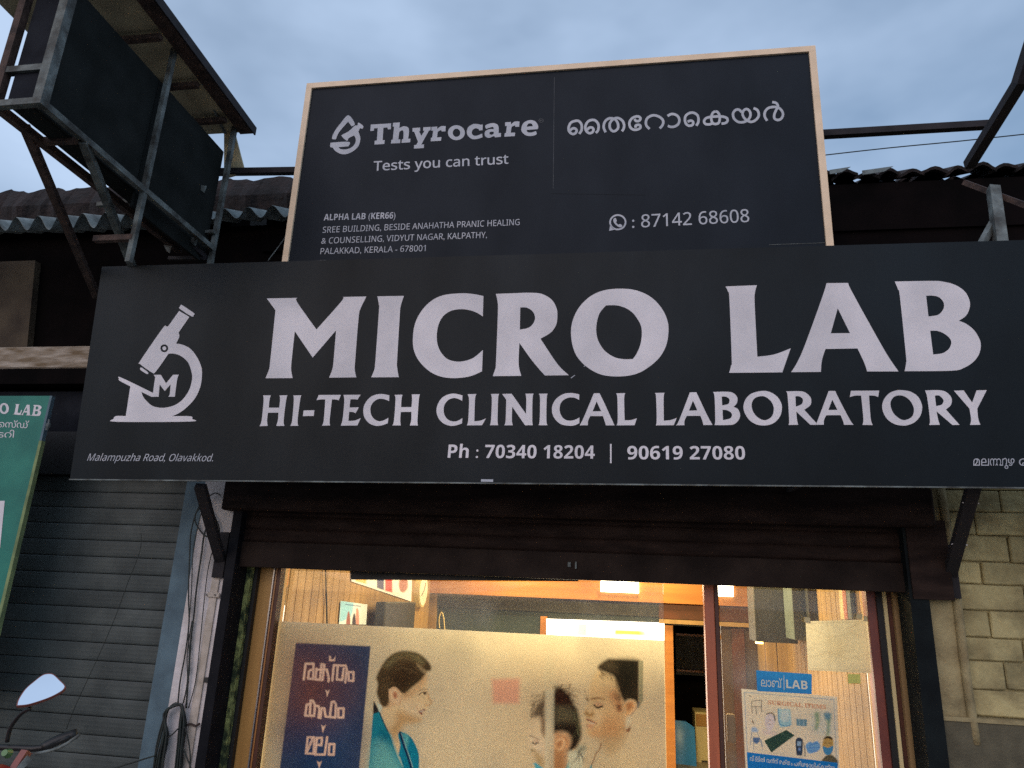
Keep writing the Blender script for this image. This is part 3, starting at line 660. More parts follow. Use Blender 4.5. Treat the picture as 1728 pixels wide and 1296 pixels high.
word = [("250,600 285,540 285,460 245,405 190,400 120,430 88,500 95,560 140,600 190,590 210,545 180,515 140,520 110,550", Zm),
 ("505,585 540,540 545,460 505,400 450,385 385,410 345,480 355,550 400,588 450,575 468,530 440,500 400,508 370,540", Zm),
 ("655,575 625,500 640,420 690,370 750,360 810,385 845,450 840,520 780,560 725,520 720,440 770,375 840,355 910,395 938,460 930,520 905,560", Zm),
 ("1100,370 1120,400 1165,400 1190,365 1165,335 1110,335 1050,370 1020,430 1030,490 1070,530 1130,535 1180,515 1190,480 1165,460 1120,470 1115,505", Zm),
 ("1330,525 1280,470 1275,400 1310,345 1380,315 1450,325 1510,360 1540,410 1525,470 1485,515", Zm),
 ("-29,294 20,268 70,272 115,300 135,350 120,405 70,440 15,445 -25,430", Zo),
 ("370,430 400,370 390,290 340,252 280,252 225,290 212,350 230,405 275,430 320,415 325,375 290,358 250,375", Zo),
 ("720,400 765,395 800,370 800,330 760,308 690,300 560,308 500,330 478,370 500,405 550,410 600,395", Zo),
 ("637,230 600,250 580,300 580,350 600,395 640,405 680,390 695,340 690,280 665,240 637,230", Zo),
 ("1000,240 960,205 910,215 880,265 895,330 950,375 1020,380 1085,350 1120,295 1115,235 1075,198 1030,215 1012,265 1035,320 1080,360 1140,375 1200,345 1238,285 1220,215 1165,185", Zo),
 ("1355,360 1320,300 1325,235 1370,185 1440,168 1500,175 1550,210 1575,270 1550,330 1500,350 1455,325 1455,270 1480,210 1505,160 1480,115 1425,100", Zo)]
ribbons('lettering', word, 4.3, US, m_grey, us)


# ================================================================== STEEL FRAMEWORK
fr = thing('sign_support_frame', (1.9, -.3, 3.2), 'dark steel frame behind the signs with a diagonal tube at the right', 'frame')
yb = -.35
mb = MB(); mb.bar(P(1330,230.5,yb), P(1678,210,yb), .039); mb.build('crossbar', m_darkbar, fr)
mb = MB(); mb.bar(P(1635,279,yb-.0), P(1728,128,yb-.6), .048); mb.bar(P(1722,140,yb-.58), P(1760,20,yb-.8), .055); mb.build('diagonal_tube', m_darkbar, fr)
mb = MB(); mb.bar(P(330,291,yb), P(540,288,yb), .038); mb.build('crossbar', m_darkbar, fr)
mb = MB(); mb.bar(P(1628,308,-.2), P(1745,352,-.5), .028); mb.build('thin_stay', m_rust, fr)
mb = MB(); mb.bar(P(1676,318,-.35), P(1690,420,-.5), .05); mb.bar(P(1682,365,-.36), P(1655,415,-.5), .03); mb.build('forked_stay', m_tube, fr)
for x in (-1.7, -.4, .85, 2.4):
    mb = MB(); mb.bar((x, -.68, 3.2), (x, -.68+.1, 3.3), .03); mb.bar((x, -.56, 2.2), (x, -.0, 2.2), .03); mb.bar((x, -.64, 3.15), (x, .3, 3.15), .03); mb.build('wall_tie', m_darkbar, fr)
wr = MB(); wr.tube([P(1380,263,2.5), P(1500,249.5,2.5), P(1620,238,2.5), P(1760,223,2.5)], .006, 5); wr.build('overhead_wire', m_cable)
tag(bpy.data.objects['overhead_wire'], 'thin blue black wire crossing the sky at right of the board', 'wire')
wr = MB(); wr.tube([P(452,440,-.5), P(478,405,-.45), P(500,372,-.4)], .003, 4); tag(wr.build('guy_wire', m_tube), 'short thin slanting wire at the lower left corner of the upper board', 'wire')

# ================================================================== BILLBOARD AT LEFT
bb = thing('billboard', (-2.6, -1.1, 3.45), 'dark roofed billboard on steel posts standing out at upper left', 'billboard')
XB = -2.44; YN = -1.80; YF = -.47
def bt(a, b, wd=.035, name='tube', m=m_tube, ht=None):
    mb = MB(); mb.bar(a, b, wd, ht); return mb.build(name, m, bb)
zbn = PX(75,178,XB).z; zbf = PX(350,440,XB).z; zpt = 4.43
XE = P(11,176,YN).x
# boards: right face with a seam at the middle post
mb = MB(); mb.box((XB-.06, YN+.02, zbn+.0), (XB-.045, -1.125, 4.20)); mb.build('face_board', m_board, bb)
mb = MB(); mb.box((XB-.06, -1.120, zbf-.0), (XB-.045, YF, 4.20)); mb.build('face_board', m_board, bb)
mb = MB(); mb.box((XE, YN-.0, zbn), (XB-.03, YN+.015, 4.62)); mb.build('end_board', m_navy, bb)
mb = MB(); mb.box((XE, YN+.02, zbn-.0), (XB-.065, YF, zbn+.012)); mb.build('bottom_board', m_board, bb)
mb = MB(); mb.box((XE-.015, YN+.02, zbn+.013), (XE-.002, YF, 4.20)); mb.build('face_board', m_board, bb)
bt((XB, YN, zbn-.02), (XB, YN, 4.62), .043, 'post')
bt((XB, -1.115, PX(215,441,XB).z), (XB, -1.115, zpt), .026, 'post'); bt((XB, YF, 3.0), (XB, YF, zpt), .027, 'post')
bt((XB, YN, zbn), (XB, YF, zbn), .03, 'bottom_rail'); bt((XB, YN, 4.445), (XB, YF, 4.445), .02, 'top_rail', m_rust)
XO = P(-8,178,YN).x+.02
bt((XO-.03, YN, zbn), (XB, YN, zbn), .03, 'cross_rail'); bt((XO-.1, YN, P(60,117,YN).z), (XB, YN, P(60,117,YN).z), .03, 'cross_rail')
bt((XO-.02, YN, zbn), (XO-.02, YN, 4.62), .035, 'post', m_rust); bt((XO-.02, YN, zbn), (XO-.02, YF, zbn), .035, 'bottom_rail', m_rust)
yq = PX(140,240,XB).y
bt((XO-.02, yq, zbn), (XB, yq, zbn), .03, 'cross_rail', m_rust)
bt((XO-.02, yq-.1, zbn+.01), P(163,500,-.5), .035, 'brace', m_rust); bt((XB, yq, zbn-.01), P(228,462,-.62), .035, 'brace')
bt((XO-.02, -1.115, 3.25), (XB, -1.115, 3.25), .03, 'cross_rail', m_rust); bt(P(165,346,-.9), P(275,334,-.9), .024, 'cross_rail', m_tube)
bt(P(250,350,-.9), P(352,440,-.45), .03, 'brace', m_darkbar); bt(P(312,394,-.5), P(362,391,-.5), .02, 'cross_rail', m_tube); bt(P(285,436,-.5), P(345,436,-.5), .02, 'cross_rail', m_darkbar)
for a, sz in (((270,348),.035), ((340,318),.028), ((325,407),.03), ((282,420),.028)):
    p = P(a[0], a[1], -.62); mb = MB(); mb.add([p+Vector((-sz,0,sz)), p+Vector((sz,0,sz*.6)), p+Vector((sz*.7,0,-sz)), p+Vector((-sz*.2,0,-sz*.3))], [(0,1,2,3)]); mb.v += [(x, y+.006, z) for x, y, z in mb.v]; mb.f += [(7,6,5,4),(0,4,5,1),(1,5,6,2),(2,6,7,3),(3,7,4,0)]; mb.build('gusset', m_tube, bb)
# small roof over the billboard: tilted up toward the street
rx1 = P(430,222,-.42).x; rz = P(430,222,-.42).z
mb = MB(); rq = [(XB-.75, -.42, rz+.005), (rx1, -.42, rz), (rx1, -2.2, rz+.075), (XB-.75, -2.2, rz+.08)]
mb.hexa(rq, (0,0,.02)); mb.build('roof_sheet', m_roofun, bb)
mb = MB(); mb.hexa([(XB+.02, -.43, rz-.022), (rx1-.004, -.43, rz-.022), (rx1-.004, -2.2, rz+.05), (XB+.02, -2.2, rz+.05)], (0,0,.02)); mb.build('roof_sheet', m_rust, bb)
mb = MB(); mb.hexa([(rx1-.003, -.415, rz-.024), (rx1+.006, -.415, rz-.024), (rx1+.006, -2.2, rz+.05), (rx1-.003, -2.2, rz+.05)], (0,0,.055)); mb.build('roof_edge', m_darkbar, bb)
for y in (-.6, -.9, -1.25, -1.6): 
    zz = rz+(-.42-y)*.042; bt((XB-.7, y, zz-.05), (XB+.02, y, zz-.05), .03, 'roof_rib', m_rust)
bt(PX(345,150,XB-.05), PX(380,225,XB-.05), .014, 'roof_stay', m_tube)
mb = MB(); mb.hexa([P(378,300,-.35), P(413,290,-.35), P(396,225,-.42), P(378,215,-.42)], (0,.015,0)); mb.build('end_flap', m_roofun, bb)

# ================================================================== BRACKETS UNDER THE SIGN
def bracket(a, b, label, wd=.055):
    t = thing('sign_bracket', (a.x, -.3, b.z), label, 'bracket', 'steel brackets carrying the long sign')
    mb = MB(); mb.bar(a, b, wd, .006+.03); mb.build('strut', m_darkbar, t)
    mb = MB(); mb.box((b.x-.035, -.03, b.z-.10), (b.x+.035, -.001, b.z+.16)); mb.build('wall_plate', m_darkbar, t)
    return t
b1 = bracket(P(338,820,-.52), P(372,945,-.02), 'black steel sign bracket above the coiled cables on the white pillar')
b2 = bracket(P(1643,820,-.5), P(1601,975,.0), 'black steel sign bracket in front of the cream block wall')
for t in (.18, .62):
    a, b = P(1643,820,-.5), P(1601,975,.0); c = a.lerp(b, t); mb = MB(); mb.bar(c+Vector((-.035,-.02,.003)), c+Vector((.035,-.02,0)), .004); mb.build('tie', m_white, b2)

# ================================================================== DOORWAY: jambs, frames
ent = thing('glazed_entrance', (-.4, .2, -.03), 'brightly lit glazed entrance below the raised shutter, with orange jambs', 'entrance')
yg = .25
def vstrip(name, m, top, bot, y0, y1, zt_=2.0, zb_=-.03, parent=ent, bev=0):
    """vertical strip whose left and right edges are read at two heights; top=(pxl,pxr,py)"""
    xl = (P(top[0], top[2], y0).x+P(bot[0], bot[2], y0).x)/2; xr = (P(top[1], top[2], y0).x+P(bot[1], bot[2], y0).x)/2
    mb = MB(); mb.box((xl, y0, zb_), (xr, y1, zt_)); return mb.build(name, m, parent, bev=bev)
vstrip('mossy_jamb', m_moss, (404,420,1000), (366,378,1290), .10, .13)
vstrip('jamb_gap', m_black, (418,432,1000), (376,388,1290), .135, .17)
vstrip('jamb_panel', m_jamb, (424,455,1000), (378,424,1290), .172, .2, bev=.002)
vstrip('metal_strip', m_steel, (455,457,1000), (420,422,1290), .165, .2)
vstrip('door_frame', m_darkred, (457,467,1000), (424,434,1290), .16, .22)
vstrip('door_frame', m_beamw, (458,460,1000), (426,428,1290), .155, .161)
vstrip('glass_edge', m_bgrey, (468,472,1000), (437,440,1290), .235, .26)
# right side
vstrip('door_frame', m_maroon, (1463,1481,1003), (1488,1505,1290), .22, .30, bev=.003)
vstrip('frame_gap', m_black, (1481,1490,1003), (1504,1518,1290), .20, .30)
vstrip('metal_strip', m_cream2, (1490,1497,1003), (1518,1523,1290), .19, .21)
vstrip('frame_gap', m_darkred, (1497,1504,1003), (1522,1543,1290), .205, .23)
vstrip('jamb_panel', m_wood, (1502,1530,1003), (1541,1566,1290), .17, .2)
vstrip('jamb_gap', m_black, (1528,1540,1003), (1562,1572,1290), .13, .168)
# centre posts
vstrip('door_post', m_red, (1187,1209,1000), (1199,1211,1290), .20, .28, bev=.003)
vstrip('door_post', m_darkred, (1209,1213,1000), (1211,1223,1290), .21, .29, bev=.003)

# clear glass panes; a patchy grey veil stands in for smeared reflections
mg = bpy.data.materials.new('clear_glass'); mg.use_nodes = True; t = mg.node_tree; t.nodes.clear()
o_ = t.nodes.new('ShaderNodeOutputMaterial'); tr = t.nodes.new('ShaderNodeBsdfTransparent'); gs = t.nodes.new('ShaderNodeBsdfGlossy'); gs.inputs['Roughness'].default_value = .03
df = t.nodes.new('ShaderNodeBsdfDiffuse'); df.inputs[0].default_value = (.5,.5,.45,1)
fz = t.nodes.new('ShaderNodeFresnel'); fz.inputs[0].default_value = 1.5; m1 = t.nodes.new('ShaderNodeMixShader'); m2 = t.nodes.new('ShaderNodeMixShader')
nz = t.nodes.new('ShaderNodeTexNoise'); nz.inputs['Scale'].default_value = 3; rr = t.nodes.new('ShaderNodeMapRange'); rr.inputs[1].default_value = .45; rr.inputs[2].default_value = .8; rr.inputs[3].default_value = .05; rr.inputs[4].default_value = .28
ge = t.nodes.new('ShaderNodeNewGeometry'); t.links.new(ge.outputs['Position'], nz.inputs['Vector']); t.links.new(nz.outputs[0], rr.inputs[0])
t.links.new(fz.outputs[0], m1.inputs[0]); t.links.new(tr.outputs[0], m1.inputs[1]); t.links.new(gs.outputs[0], m1.inputs[2])
t.links.new(rr.outputs[0], m2.inputs[0]); t.links.new(m1.outputs[0], m2.inputs[1]); t.links.new(df.outputs[0], m2.inputs[2]); t.links.new(m2.outputs[0], o_.inputs[0])
G0 = P(470,1100,yg).x; G1 = P(1121,1100,yg).x
g1 = MB(); g1.box((G0, yg, .05), (G1, yg+.008, 1.98)); tag(g1.build('glass_pane', mg), 'large glass pane carrying the beige printed banner', 'glass pane')
g2 = MB(); g2.box((P(1220,1150,yg).x, yg+.01, .05), (P(1466,1150,yg).x, yg+.018, 1.98)); tag(g2.build('glass_pane', mg), 'glass door pane carrying the LAB sticker and surgical poster', 'glass pane')

# ================================================================== INTERIOR
room = thing('shop_interior', (-.4, 2, -.03), 'wood lined laboratory room glowing behind the glass', 'room')
XLw, XRw, YB = -2.10, 1.30, 3.9
mb = MB(); mb.box((XLw-.1, .15, -.06), (XRw+.3, 5.6, -.03)); mb.build('floor', m_floor, room)
mb = MB(); mb.box((XLw-.1, .15, 2.42), (XRw+.3, 5.6, 2.5)); mb.build('ceiling', m_ceil, room)
mb = MB(); mb.box((XLw-.08, .27, -.03), (XLw-.01, YB, 2.4)); swl = mb.build('side_wall', m_groove, room)
mb = MB(); mb.box((XRw+.01, .31, -.03), (XRw+.08, YB, 2.4)); swr = mb.build('side_wall', m_groove, room)
bd = MB(); bd.box((0, 0, -.03), (.012, .112, 2.4)); bdm = bd.mesh('board', m_wood, bev=.003)
k = 0; y = .28
while y < YB-.1: inst(bdm, 'board', (XLw-.010, y, 0), swl); inst(bdm, 'board', (XRw-.002, y+.04, 0), swr); y += .118
# back wall with a doorway
xd0 = P(1138,1200,YB).x; xd1 = P(1215,1200,YB).x
mb = MB(); mb.box((XLw-.1, YB, -.03), (xd0-.07, YB+.1, 2.4)); mb.box((xd0-.07, YB, P(1150,1056,YB).z), (xd1, YB+.1, 2.4)); mb.build('back_wall', m_teal, room)
zbm0 = P(900,1008,YB-.05).z; 
mb = MB(); mb.box((XLw, YB-.10, zbm0), (P(1290,1000,YB-.1).x, YB-.01, zbm0+.40)); mb.build('ceiling_beam', m_beamw, room)
mb = MB(); mb.box((XLw, YB-.03, zbm0-.14), (P(1290,1000,YB-.1).x, YB-.005, zbm0-.002)); mb.build('grey_reflection_strip', m_greyb, room)  # added strip, its dark grey stands in for a reflection on the glass
x0_ = P(1120,1030,YB-.04).x; x1_ = P(1192,1030,YB-.04).x
mb = MB(); mb.box((x0_-.05, YB-.06, P(1150,1045,YB).z), (P(1290,1040,YB).x, YB-.032, zbm0-.003)); mb.build('door_head', m_darkred, room)
mb = MB(); mb.box((x0_-.05, YB-.08, P(1150,1053,YB).z), (P(1290,1040,YB).x, YB-.06, P(1150,1046,YB).z)); mb.build('moulding', m_wood, room)
mb = MB(); mb.box((P(1122,1200,YB-.05).x, YB-.05, -.03), (xd0, YB+.1, P(1150,1056,YB).z)); mb.build('door_post', m_beamw, room)
mb = MB(); mb.box((P(1280,1200,YB-.05).x-.22, YB-.05, -.03), (P(1262,1200,YB-.05).x, YB+.02, P(1150,1056,YB).z)); mb.build('door_post', m_darkred, room)
mb = MB(); mb.box((xd0-.55, YB+.11, -.72), (xd1+.85, 5.5, -.68)); mb.build('store_floor', m_floor, room)
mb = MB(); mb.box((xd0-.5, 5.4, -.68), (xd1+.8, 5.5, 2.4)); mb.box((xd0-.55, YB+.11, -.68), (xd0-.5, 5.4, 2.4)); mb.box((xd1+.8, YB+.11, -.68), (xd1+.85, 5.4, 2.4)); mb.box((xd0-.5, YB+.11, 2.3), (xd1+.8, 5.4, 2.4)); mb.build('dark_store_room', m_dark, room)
mb = MB(); mb.box((P(912,1060,YB-.03).x, YB-.05, -.03), (P(923,1060,YB-.03).x, YB-.004, P(915,1040,YB-.05).z)); mb.build('wall_post', m_beamw, room)
mb = MB(); mb.box((P(703,1020,YB-.02).x-.1, YB-.04, -.03), (P(738,1020,YB-.02).x, YB-.001, 2.3)); mb.build('corner_panel', m_wood, room)
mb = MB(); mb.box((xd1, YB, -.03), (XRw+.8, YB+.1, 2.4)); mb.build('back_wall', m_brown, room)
# partition with boards at right
yp = 2.45; xp0 = P(1292,1100,yp).x
mb = MB(); mb.box((xp0, yp, -.03), (XRw+.4, yp+.05, 2.4)); par = mb.build('partition', m_groove, room)
bd = MB(); bd.box((0, -.012, -.03), (.085, 0, 2.4)); bpm = bd.mesh('board', m_wood, bev=.003)
x = xp0
while x < XRw: inst(bpm, 'board', (x, yp-.001, 0), par); x += .091

# light box sign on the back wall
q = [P(922,1044,YB-.07), P(1121,1050,YB-.07)]
lbz = q[0].z
lbx = Paint([(922,1044),(1121,1051),(1121,1300),(922,1290)], 120, 60, (255,255,240), white=(255,255,240), alb=.9)
lbx.stroke('928,1066 940,1066.4; 950,1068 961,1068.4; 929,1070 936,1070.3; 993,1070 1005,1070.5', 1.2, (120,140,130))
lbx.stroke('956,1061 972,1061.5', 1.2, (230,170,110)); lbx.fill('975,1053* 990,1053* 990,1073* 974,1073*', (150,190,160))
lbx.fill('1038,1065 1042,1063 1086,1066 1089,1068.5 1086,1071 1041,1070', (235,150,60)); lbx.stroke('1043,1067.5 1082,1069', .9, (255,240,200)); lbx.stroke('1030,1073 1050,1074; 1075,1075 1090,1076', .7, (220,150,110))
lb_ = thing('light_box_sign', (0, YB-.08, .3), 'glowing white light box with an orange strip on the back wall', 'sign')
lbx.build('face', lambda x, y: P(x, y, YB-.075), vcol('lightbox_face', emit=1.35), lb_)
mb = MB(); a = P(922,1044,YB-.07); b = P(1121,1290,YB-.07); mb.box((a.x, YB-.07, b.z), (b.x, YB-.005, min(a.z, P(1121,1051,YB-.07).z))); mb.build('casing', m_cream2, lb_)

# small white ceiling panels and glowing spots
m_tubel = emis('lit_panel', (1, .93, .72), 5)
for i, ((xa_, ya_), (xb_, yb_), lab) in enumerate((((1014,982),(1078,1001),'bright white lamp panel on the beam left of the door post'), ((1210,989),(1238,1007),'bright white lamp panel on the beam right of the door post'))):
    a = P(xa_, ya_, YB-.13); b = P(xb_, yb_, YB-.13); mb = MB(); mb.box((a.x, YB-.13, b.z), (b.x, YB-.102, a.z+.1)); tag(mb.build('lamp_panel', m_tubel), lab, 'lamp', 'lamp panels on the beam')
# pendant bulb
pb = P(1281,1080,1.9)
lp = thing('pendant_lamp', (pb.x, 1.9, pb.z), 'small orange bulb hanging on a pale rod behind the right glass', 'lamp')
mb = MB(); mb.tube([pb+Vector((.008,0,.03)), pb+Vector((.01,0,.9))], .006, 6, 1); mb.build('rod', m_cream2, lp)
mb = MB(); mb.disc(pb+Vector((0,0,-.025)), (0,0,1), .028, .055, 12, .022); mb.build('bulb', emis('orange_bulb', (1, .55, .12), 14), lp)
# interior lamps (ceiling tubes, hidden from the street by the shutter)
ceil_l = []
for x, y, sx_, en, lab in ((.0, 1.6, 2.0, 100, 'long front warm ceiling lamp of the laboratory room'), (-1.15, 3.45, .3, 26, 'rear left warm ceiling lamp over the beam'), (.18, 3.45, .3, 26, 'rear right warm ceiling lamp over the beam')):
    t = thing('ceiling_lamp', (x, y, 2.36), lab, 'lamp', 'ceiling lamps inside the shop')
    mb = MB(); mb.box((x-sx_/2-.02, y-.15, 2.39), (x+sx_/2+.02, y+.15, 2.418)); mb.build('housing', m_cream2, t)
    ld = bpy.data.lights.new('lamp_light', 'AREA'); ld.shape = 'RECTANGLE'; ld.size = sx_; ld.size_y = .28; ld.energy = en; ld.color = (1, .77, .36)
    lo = bpy.data.objects.new('lamp_light', ld); lo.location = (x, y, 2.385); link(lo, t)

# wall things
sw = lambda x, y: PX(x, y, XLw+.012)
cal = Paint([(592,955),(696,955),(694,1015),(593,981)], 60, 30, (235,235,215), white=(235,225,180))
cal.fill('598,966* 618,966* 618,985* 600,981*', (235,190,90)); cal.fill('636,966* 648,966* 648,996* 636,992*', (40,60,90)); cal.fill('650,966* 662,966* 662,1000* 650,997*', (190,50,40)); cal.fill('674,980 686,975 688,992 680,1000 674,994', (170,110,80)); cal.stroke('665,960 665,1004', 1.5, (240,240,230))
cal_o = cal.build('wall_calendar', sw, vcol('calendar_print')); tag(cal_o, 'colourful slanting picture strip high on the left wall', 'poster')
pos = Paint([(575,1014),(620,1020),(618,1054),(572,1053)], 60, 50, (225,230,205), white=(235,225,180))
pos.fill('575,1014* 597,1017* 592,1040 573,1050*', (150,205,215)); pos.stroke('583,1020 608,1023', 1.3, (60,80,110)); pos.fill('587,1033 590,1035 591,1054 584,1054', (150,90,70)); pos.fill('596,1038 599,1036 601,1054 594,1054', (60,50,50)); pos.fill('601,1028 605,1030 606,1054 601,1054', (200,140,110))
tag(pos.build('small_poster', sw, vcol('poster_print')), 'small pale blue poster with three figures on the left wall', 'poster')
cx, cz = PX(711,1000,XLw+.03).y, PX(711,1000,XLw+.03).z
ck = thing('wall_clock', (XLw+.03, cx, cz), 'round pale wall clock seen edge on at the left wall', 'clock')
mb = MB(); mb.disc((XLw, cx, cz+.02), (1,0,0), .17, .05, 32, .16); mb.build('case', m_cream2, ck)
mb = MB(); mb.disc((XLw+.052, cx, cz+.02), (1,0,0), .145, .002, 32); mb.build('dial', m_clockw, ck)
mb = MB(); mb.bar((XLw+.056, cx, cz+.02), (XLw+.056, cx+.05, cz+.10), .008, .004); mb.bar((XLw+.056, cx, cz+.02), (XLw+.056, cx-.08, cz-.03), .008, .004); mb.build('hands', m_black, ck)
tv = thing('wall_speaker', (XLw+.1, 2.4, 1.4), 'dark square television back mounted on the left wall', 'television')
pa = PX(650,1016,XLw+.16); pz = PX(650,1056,XLw+.16).z; pb_ = PX(700,1020,XLw+.16)
mb = MB(); mb.box((XLw+.08, pa.y, pz-.15), (XLw+.17, pb_.y, pa.z)); mb.build('case', m_greyb, tv, bev=.01); mb = MB(); mb.box((XLw+.0, (pa.y+pb_.y)/2-.05, pz), (XLw+.08, (pa.y+pb_.y)/2+.05, pa.z-.05)); mb.build('bracket', m_black, tv)
mb = MB(); mb.tube([PX(549,940,XLw+.02), PX(550,990,XLw+.02), PX(551,1010,XLw+.02), PX(552,1070,XLw+.02)], .006, 5); tag(mb.build('wall_cable', m_cable), 'thin dark cable running down the left wooden wall', 'cable')
mb = MB(); mb.tube([P(742,1060,3.7), P(741,1045,3.7), P(745,1033,3.7), P(749,1045,3.7), P(751,1075,3.7)], .006, 5); tag(mb.build('hanging_wire', m_cream2), 'pale loop of wire in front of the dark back wall', 'wire')

# cabinets at right
cab = thing('wall_cabinet', (1.0, 1.9, 1.3), 'dark grey wall cabinet hanging above the orange bulb', 'cabinet')
yc = 1.75; a = P(1276,1083,yc); b = P(1341,1000,yc)
mb = MB(); mb.box((a.x, yc, a.z), (b.x, yc+.3, 2.2)); mb.build('body', m_greyb, cab, bev=.004)
mb = MB(); mb.tube([P(1337,1003,yc-.03), P(1334,1012,yc-.04), P(1338,1025,yc-.03)], .004, 5); mb.build('handle', m_steel, cab)
cab2 = thing('blue_cabinet', (1.15, 1.5, 1.3), 'pale blue grey cupboard beside the dark wall cabinet', 'cabinet')
yc2 = 1.45; a = P(1341,1080,yc2); b = P(1366,1000,yc2)
mb = MB(); mb.box((a.x, yc2, a.z), (b.x, yc2+.28, 2.2)); mb.build('body', m_bgrey, cab2, bev=.004)
a2 = P(1366,1060,yc2-.08); b2 = P(1388,1000,yc2-.08); mb = MB(); mb.box((a2.x+.002, yc2-.08, a2.z-.05), (b2.x, yc2+.2, 2.2)); mb.build('door', m_greyb, cab2, bev=.004)
for i, (x_, m_) in enumerate(((1424,m_cream2), (1430,m_red), (1437,m_bgrey))):
    p = PX(x_+4, 1045, XRw-.02); mb = MB(); mb.box((XRw-.03, p.y, p.z), (XRw-.012, p.y+.07, 2.1)); tag(mb.build('hanging_folder', m_), ('cream', 'red', 'grey')[i]+' folder hanging on the right wooden wall above the white paper', 'folder', 'folders on the right wall')

# store room things
fb = thing('framed_board', (.6, 5.2, 1.3), 'dark framed board inside the doorway', 'board')
a = P(1141,1138,5.2); b = P(1188,1070,5.2)
mb = MB(); mb.box((a.x, 5.2, a.z), (b.x, 5.22, b.z)); mb.build('panel', m_greyb, fb)
for (p0, p1) in (((1141,1070),(1190,1073)), ((1141,1131),(1190,1134)), ((1188,1070),(1189,1134))):
    mb = MB(); mb.bar(P(*p0, 5.18), P(*p1, 5.18), .022); mb.build('frame', m_beamw, fb)
mb = MB()
for k in range(11): mb.bar(P(1146,1083+k*4,5.195), P(1178-(k*7)%11,1084+k*4,5.195), .004)
mb.build('notice_lines', m_bgrey, fb)
ch = thing('plastic_chair', (.6, 4.4, -.68), 'blue plastic chair inside the dark doorway', 'chair')
a = P(1141,1290,4.3); b = P(1170,1228,4.3); sx0, sx1 = a.x-.12, b.x+.04; zt_ = b.z
mb = MB(); n = 8; vs = []; fs = []
for j in range(n+1):
    t = j/n; z = -.23+(zt_+.23)*t; y = 4.5+.16*t*t
    for i in range(5):
        u = i/4; vs += [(sx0+(sx1-sx0)*u, y+.05*(1-(2*u-1)**2), z-(.05*(2*u-1)**4 if j == n else 0)), (sx0+(sx1-sx0)*u, y+.02+.05*(1-(2*u-1)**2), z-(.05*(2*u-1)**4 if j == n else 0))]
W = 10
for j in range(n):
    for i in range(4):
        a_ = j*W+2*i; fs += [(a_, a_+2, a_+W+2, a_+W), (a_+1, a_+W+1, a_+W+3, a_+3)]
mb.add(vs, fs); mb.build('backrest', m_chair, ch, smooth=True)
mb = MB(); mb.box((sx0, 4.08, -.27), (sx1, 4.52, -.235)); mb.build('seat', m_chair, ch, bev=.01)
for x_, y_ in ((sx0+.03,4.12),(sx1-.03,4.12),(sx0+.03,4.48),(sx1-.03,4.48)): mb = MB(); mb.bar((x_, y_, -.68), (x_, y_, -.27), .035); mb.build('leg', m_chair, ch)
mb = MB(); a = P(1175,1288,4.75); b = P(1199,1203,4.75)
fl = thing('filing_cabinet', ((a.x+b.x)/2, 4.9, -.68), 'cream steel cabinet standing beyond the blue chair', 'cabinet')
mb.box((a.x, 4.75, -.68), (b.x+.25, 5.1, b.z)); mb.build('body', m_cream2, fl, bev=.008); mb = MB(); mb.box((a.x+.01, 4.742, b.z-.14), (b.x+.24, 4.75, b.z-.02)); mb.build('drawer', m_jamb, fl); mb = MB(); mb.bar(P(1184,1284,4.735), P(1194,1285,4.735), .012); mb.build('label_holder', m_greyb, fl)

# ================================================================== PRINTED BANNER ON THE GLASS
YBn = .243
def gq(y): return lambda a, b, off=0: P(a, b, y)
bn = Paint([(466,1048),(1121,1081),(1127,1420),(412,1400)], 660, 300, (214,188,138), white=(222,200,160), alb=.85)
bn.fill('466,1048* 700,1058* 690,1400* 420,1400*', (208,186,140), 60, .5)
bn.fill('850,1100 1000,1090 1121,1140 1127,1400 900,1400', (202,170,118), 50, .5)
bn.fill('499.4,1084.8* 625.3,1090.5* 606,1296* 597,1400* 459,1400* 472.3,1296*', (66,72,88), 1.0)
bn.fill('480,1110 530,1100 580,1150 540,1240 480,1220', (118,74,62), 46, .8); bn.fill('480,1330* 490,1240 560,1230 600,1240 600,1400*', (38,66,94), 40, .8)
Zg = (490,1080,6.0); cw = (226,186,150)
W1 = "135,400 155,240 235,240 230,395 180,390 188,320 210,300; 265,290 255,400 325,405 345,250 315,245 300,400; 265,300 370,300 390,395 385,420; 425,410 440,255 560,260 572,300 555,430; 480,270 470,400 525,405 540,290; 590,325 640,325 637,415 590,410 590,325"
W2 = "150,765 165,655 205,645; 150,765 240,768 250,660 228,615 205,612 197,760; 245,665 285,670 295,700 285,785; 305,790 315,690 345,692 355,775 455,785 462,650 440,622 418,630 402,760; 485,692 540,692 535,785 485,783 485,692"
W3 = "175,985 243,985 235,1152 158,1148 175,990; 165,1140 225,1000; 270,992 320,990 314,1065 285,1062; 270,992 252,1160 348,1160 372,985; 395,1052 445,1054 438,1162 388,1160 395,1052"
for wd_ in (W1, W2, W3): bn.stroke(wd_, 3.9, cw, o=Zg)
bn.fill('393,158* 412,165* 413,200* 440,190* 460,158* 452,215* 388,215*', cw, .5, o=Zg)
for t_ in ('352,500* 376,518* 401,500* 372,578*', '311,857* 335,875* 360,857* 328,943*', '268,1222* 294,1240* 320,1222* 290,1305*'): bn.fill(t_, cw, .6, o=Zg)
Zn = (620,1090,6.29)
